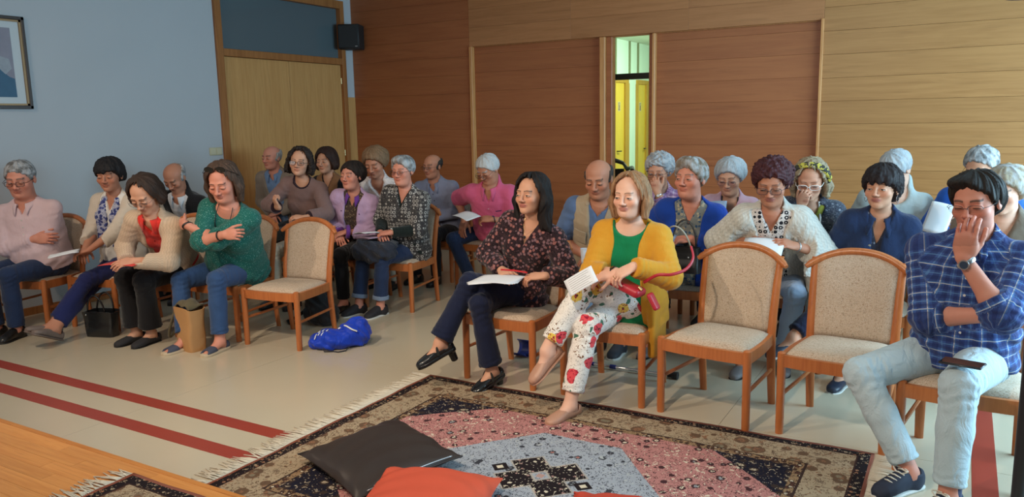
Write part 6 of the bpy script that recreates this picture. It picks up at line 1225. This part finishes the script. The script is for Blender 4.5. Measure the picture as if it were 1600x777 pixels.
p.eyes(.1); p.glasses((.04, .04, .045), th=.0012); p.hair('short', (.14, .145, .15), t=.009, hl=.100, grey=.6); p.top('jacket', fabric('royal_jacket', srgb(30, 78, 160)), .018, (1.95, 1.95), ('v', .10, .045), hem=-.05); p.collar(fabric('royal_jacket', ())); p.trousers(DKT); shoes(p, SH_BLK)
# ------------------------------------------------------------------ papers and things in hands
PAPER = mat('paper', srgb(226, 228, 232), .8, .02, 20.); PPB = mat('paper_blue', srgb(186, 206, 232), .8); INKG = mat('ink_grey', (.12, .12, .13), .8)
def paper(name, c, d1, d2, w, h, label, cat='paper', m=PAPER, curl=.012, lines=0, group=None, sheets=1):
    """sheet centred at c; d1 along its width, d2 along its height"""
    c, d1 = V(*c), nrm(d1); d2 = nrm(np.asarray(d2, float) - d1 * (np.asarray(d2, float) @ d1)); n = np.cross(d1, d2); n = n if n[2] > 0 else -n
    r = empty(name, tuple(c)) if sheets > 1 or lines else None
    for s in range(sheets):
        b = MB(); a = .10 * (s - (sheets - 1) / 2); e1, e2 = rot_about(d1, n, a), rot_about(d2, n, a); U = np.linspace(-.5, .5, 9)
        b.sheet([[e1 * w * i + e2 * h * j + n * (curl * math.cos(3.1 * i) + curl * .4 * math.sin(4 * j + s) - s * .0028) for i in U] for j in U], .0012)
        o = b.build(name if r is None else 'sheet', m, r, True)
        if r is None: o.location = tuple(c)
    if lines:
        b = MB()
        for k in range(lines):
            j = .36 - .72 * k / max(lines - 1, 1); b.sheet([[d1 * w * i + d2 * h * (j + dj) + n * (curl * math.cos(3.1 * i) + curl * .4 * math.sin(4 * j) + .0012) for i in np.linspace(-.38, .34 - .1 * (k % 3 == 2), 6)] for dj in (0, .014)], .0006)
        b.build('printed_lines', INKG, r, True)['kind'] = 'stuff'
    tag(r or o, label, cat, group); return r or o
paper('paper_sheets', (-6.00, 3.42, .675), (-.75, .66, .02), (.55, .62, .10), .15, .21, 'white leaflet in the hands of the woman with blue scarf', sheets=2)
f = paper('red_folder', (-5.25, 3.42, .655), (.97, .2, .03), (.1, -.95, -.10), .32, .20, 'thin red folder under the hands of the woman in red shirt', 'folder', mat('red_card', srgb(206, 60, 54), .6))
f = paper('notebook', (-4.34, 5.09, .672), (.9, -.4, .04), (.35, .9, -.02), .21, .15, 'closed notebook with pale cover on the lap below white sheets', 'notebook', mat('notebook_cover', srgb(176, 150, 170), .6), sheets=3, curl=.003)
paper('paper_sheets', (-4.38, 5.08, .700), (.9, -.4, .14), (.3, .9, -.12), .23, .16, 'white sheets lying on the notebook of the woman in ring-patterned blouse', sheets=2)
cs = sack('folded_coat', (-4.30, 5.16, .0), 0, [(ell((0, 0, .61), (.16, .15, .035)), .03), (ell((-.10, -.15, .56), (.09, .06, .085)), .04), (ell((.14, -.10, .56), (.08, .10, .07)), .04), (ell((.02, -.16, .55), (.10, .05, .09)), .04)], fabric('charcoal_coat', srgb(44, 48, 60), wr=.9), 'dark crumpled coat laid over the knees of the woman in ring-patterned blouse', 'coat', .010, .009)
paper('paper_sheet', (-4.05, 6.13, .745), (.93, -.35, -.14), (.35, .90, .12), .24, .17, 'white sheet held by the white-haired man in pink shirt')
paper('paper_sheets', (-2.37, 3.90, .690), (.86, .12, .05), (-.1, .95, .02), .30, .21, 'stack of white papers on the knee of the woman in dark floral blouse', sheets=4, curl=.006, lines=0)
pn = MB(); pn.tube([(-2.30, 3.985, .735), (-2.36, 3.93, .745)], .0055, 8); pn.tube([(-2.19, 3.945, .738), (-2.30, 3.985, .735)], .005, 8); o = pn.build('red_pen', mat('red_plastic', srgb(200, 36, 40), .3), None, 'auto'); tag(o, 'red pen between the fingers of the dark-haired woman', 'pen')
paper('leaflet', (-1.735, 3.72, .768), (.78, .22, .50), np.cross((.30, -.72, .62), nrm((.78, .22, .50))), .175, .10, 'printed white leaflet in the right hand of the woman in mustard cardigan', lines=7, curl=.004)
pr = empty('red_purse', (-1.52, 3.93, .72)); tag(pr, 'red leather purse with long strap on the floral lap', 'purse'); RL = mat('red_leather', srgb(176, 38, 52), .4, .06, 20.)
sh = Shape(); sh.add(slab((-.02, -.03, .0), (.095, .058, .024), np.array([nrm((.9, -.1, -.35)), nrm((.1, 1, .0)), nrm((.35, 0, .93))]), .02), .01); v, q = sh.skin(.006); link('purse_body', mesh('purse_body', v, q, RL), pr); sh = Shape(); sh.add(slab((.125, -.02, -.070), (.013, .028, .050), np.array([nrm((.85, -.1, .5)), nrm((.1, 1, 0)), nrm((-.5, 0, .85))]), .012), .01); v, q = sh.skin(.006); link('tassel', mesh('tassel', v, q, RL), pr)
b = MB(); b.tube(spline([(.07, -.02, .03), (.16, -.06, .085), (.23, -.04, .090), (.285, .03, .11), (.305, .09, .16), (.275, .15, .215)]), .0085, 8, sx=.5); b.build('strap', RL, pr, 'auto'); b = MB(); b.tube([(.055, -.055, .01), (.075, -.06, -.005)], .008, 8); b.build('buckle', GOLD, pr, 'auto')
ph = empty('smartphone', (.050, 3.50, .628), -.42); tag(ph, 'black smartphone lying on the pale-jeans thigh of the plaid-shirted man', 'phone'); b = MB(); b.box(-.078, .078, -.038, .038, -.0045, .004, .003); b.build('phone_body', mat('phone_body', (.02, .02, .024), .3), ph, 'auto'); b = MB(); b.box(-.074, .074, -.0345, .0345, .004, .0047); b.build('phone_screen', mat('phone_glass', (.006, .007, .01), .06, spec=.6), ph); ph.rotation_euler = (.05, -.02, -.30)
cu = empty('paper_cup', (-2.305, 5.005, .63)); tag(cu, 'white rolled paper tube held upright by the bald man', 'cup'); b = MB(); b.lathe([(.020, -.05), (.024, .02), (.030, .085), (.0275, .085), (.020, .02), (.017, -.04)], 20); b.build('tube', mat('cup_white', srgb(206, 212, 222), .5), cu, 'auto'); b = MB(); b.lathe([(.001, .0), (.026, .0), (.026, .003), (.001, .003)], 20, (0, 0, .068)); b.build('inner_disc', mat('cup_blue', srgb(130, 150, 190), .5), cu)
bg = empty('black_handbag', (-1.60, 5.02, .60), -.05); tag(bg, 'black handbag with hooped cream handles on the lap in royal blue cardigan', 'handbag'); b = MB(); tapered(b, .27, .10, .25, .08, .17, 0.); b.build('bag_body', mat('black_leather', (.014, .014, .016), .4), bg, 'auto'); HO = mat('hoop_handle', srgb(176, 168, 150), .35)
for sy, rr_, m_ in ((-.045, .012, HO), (.045, .012, mat('hoop_dark', (.03, .03, .03), .3))): b = MB(); loopy(b, (-.085, sy, .165), (.085, sy, .165), .16 if sy < 0 else .18, .006, 18, (0, sy * (1.8 if sy < 0 else .4))); b.build('bag_handle', m_, bg, True)
for x in (-.07, .07): b = MB(); b.lathe([(.001, 0), (.007, 0), (.006, .003), (.001, .004)], 10); b.v = [(v[0] + x, -.052 - v[2], v[1] + .11) for v in b.v]; b.build('stud', STEEL, bg, True)
paper('paper_sheet', (-1.03, 4.84, .832), (.97, .06, -.04), (-.05, .85, .34), .24, .17, 'white sheet held by the red-haired woman in white cardigan', lines=0)
paper('blue_sheet', (-1.60, 5.82, .885), (.9, -.1, .1), (.0, .5, .85), .17, .24, 'pale blue sheet held by the grey-haired woman in pink top', m=PPB)
paper('paper_sheet', (-.115, 5.72, .945), (.93, -.2, -.2), (-.25, .40, .85), .145, .21, 'white sheet held up by the man in royal blue jacket')
dp = sack('dark_purse', (-5.20, 4.98, 0), .1, [(slab((0, 0, .66), (.15, .07, .055), np.eye(3), .03), .02)], fabric('dark_purse_cloth', srgb(30, 34, 34), wr=.5), 'dark purse held on the lap in mauve jumper', 'purse', .004, .008)
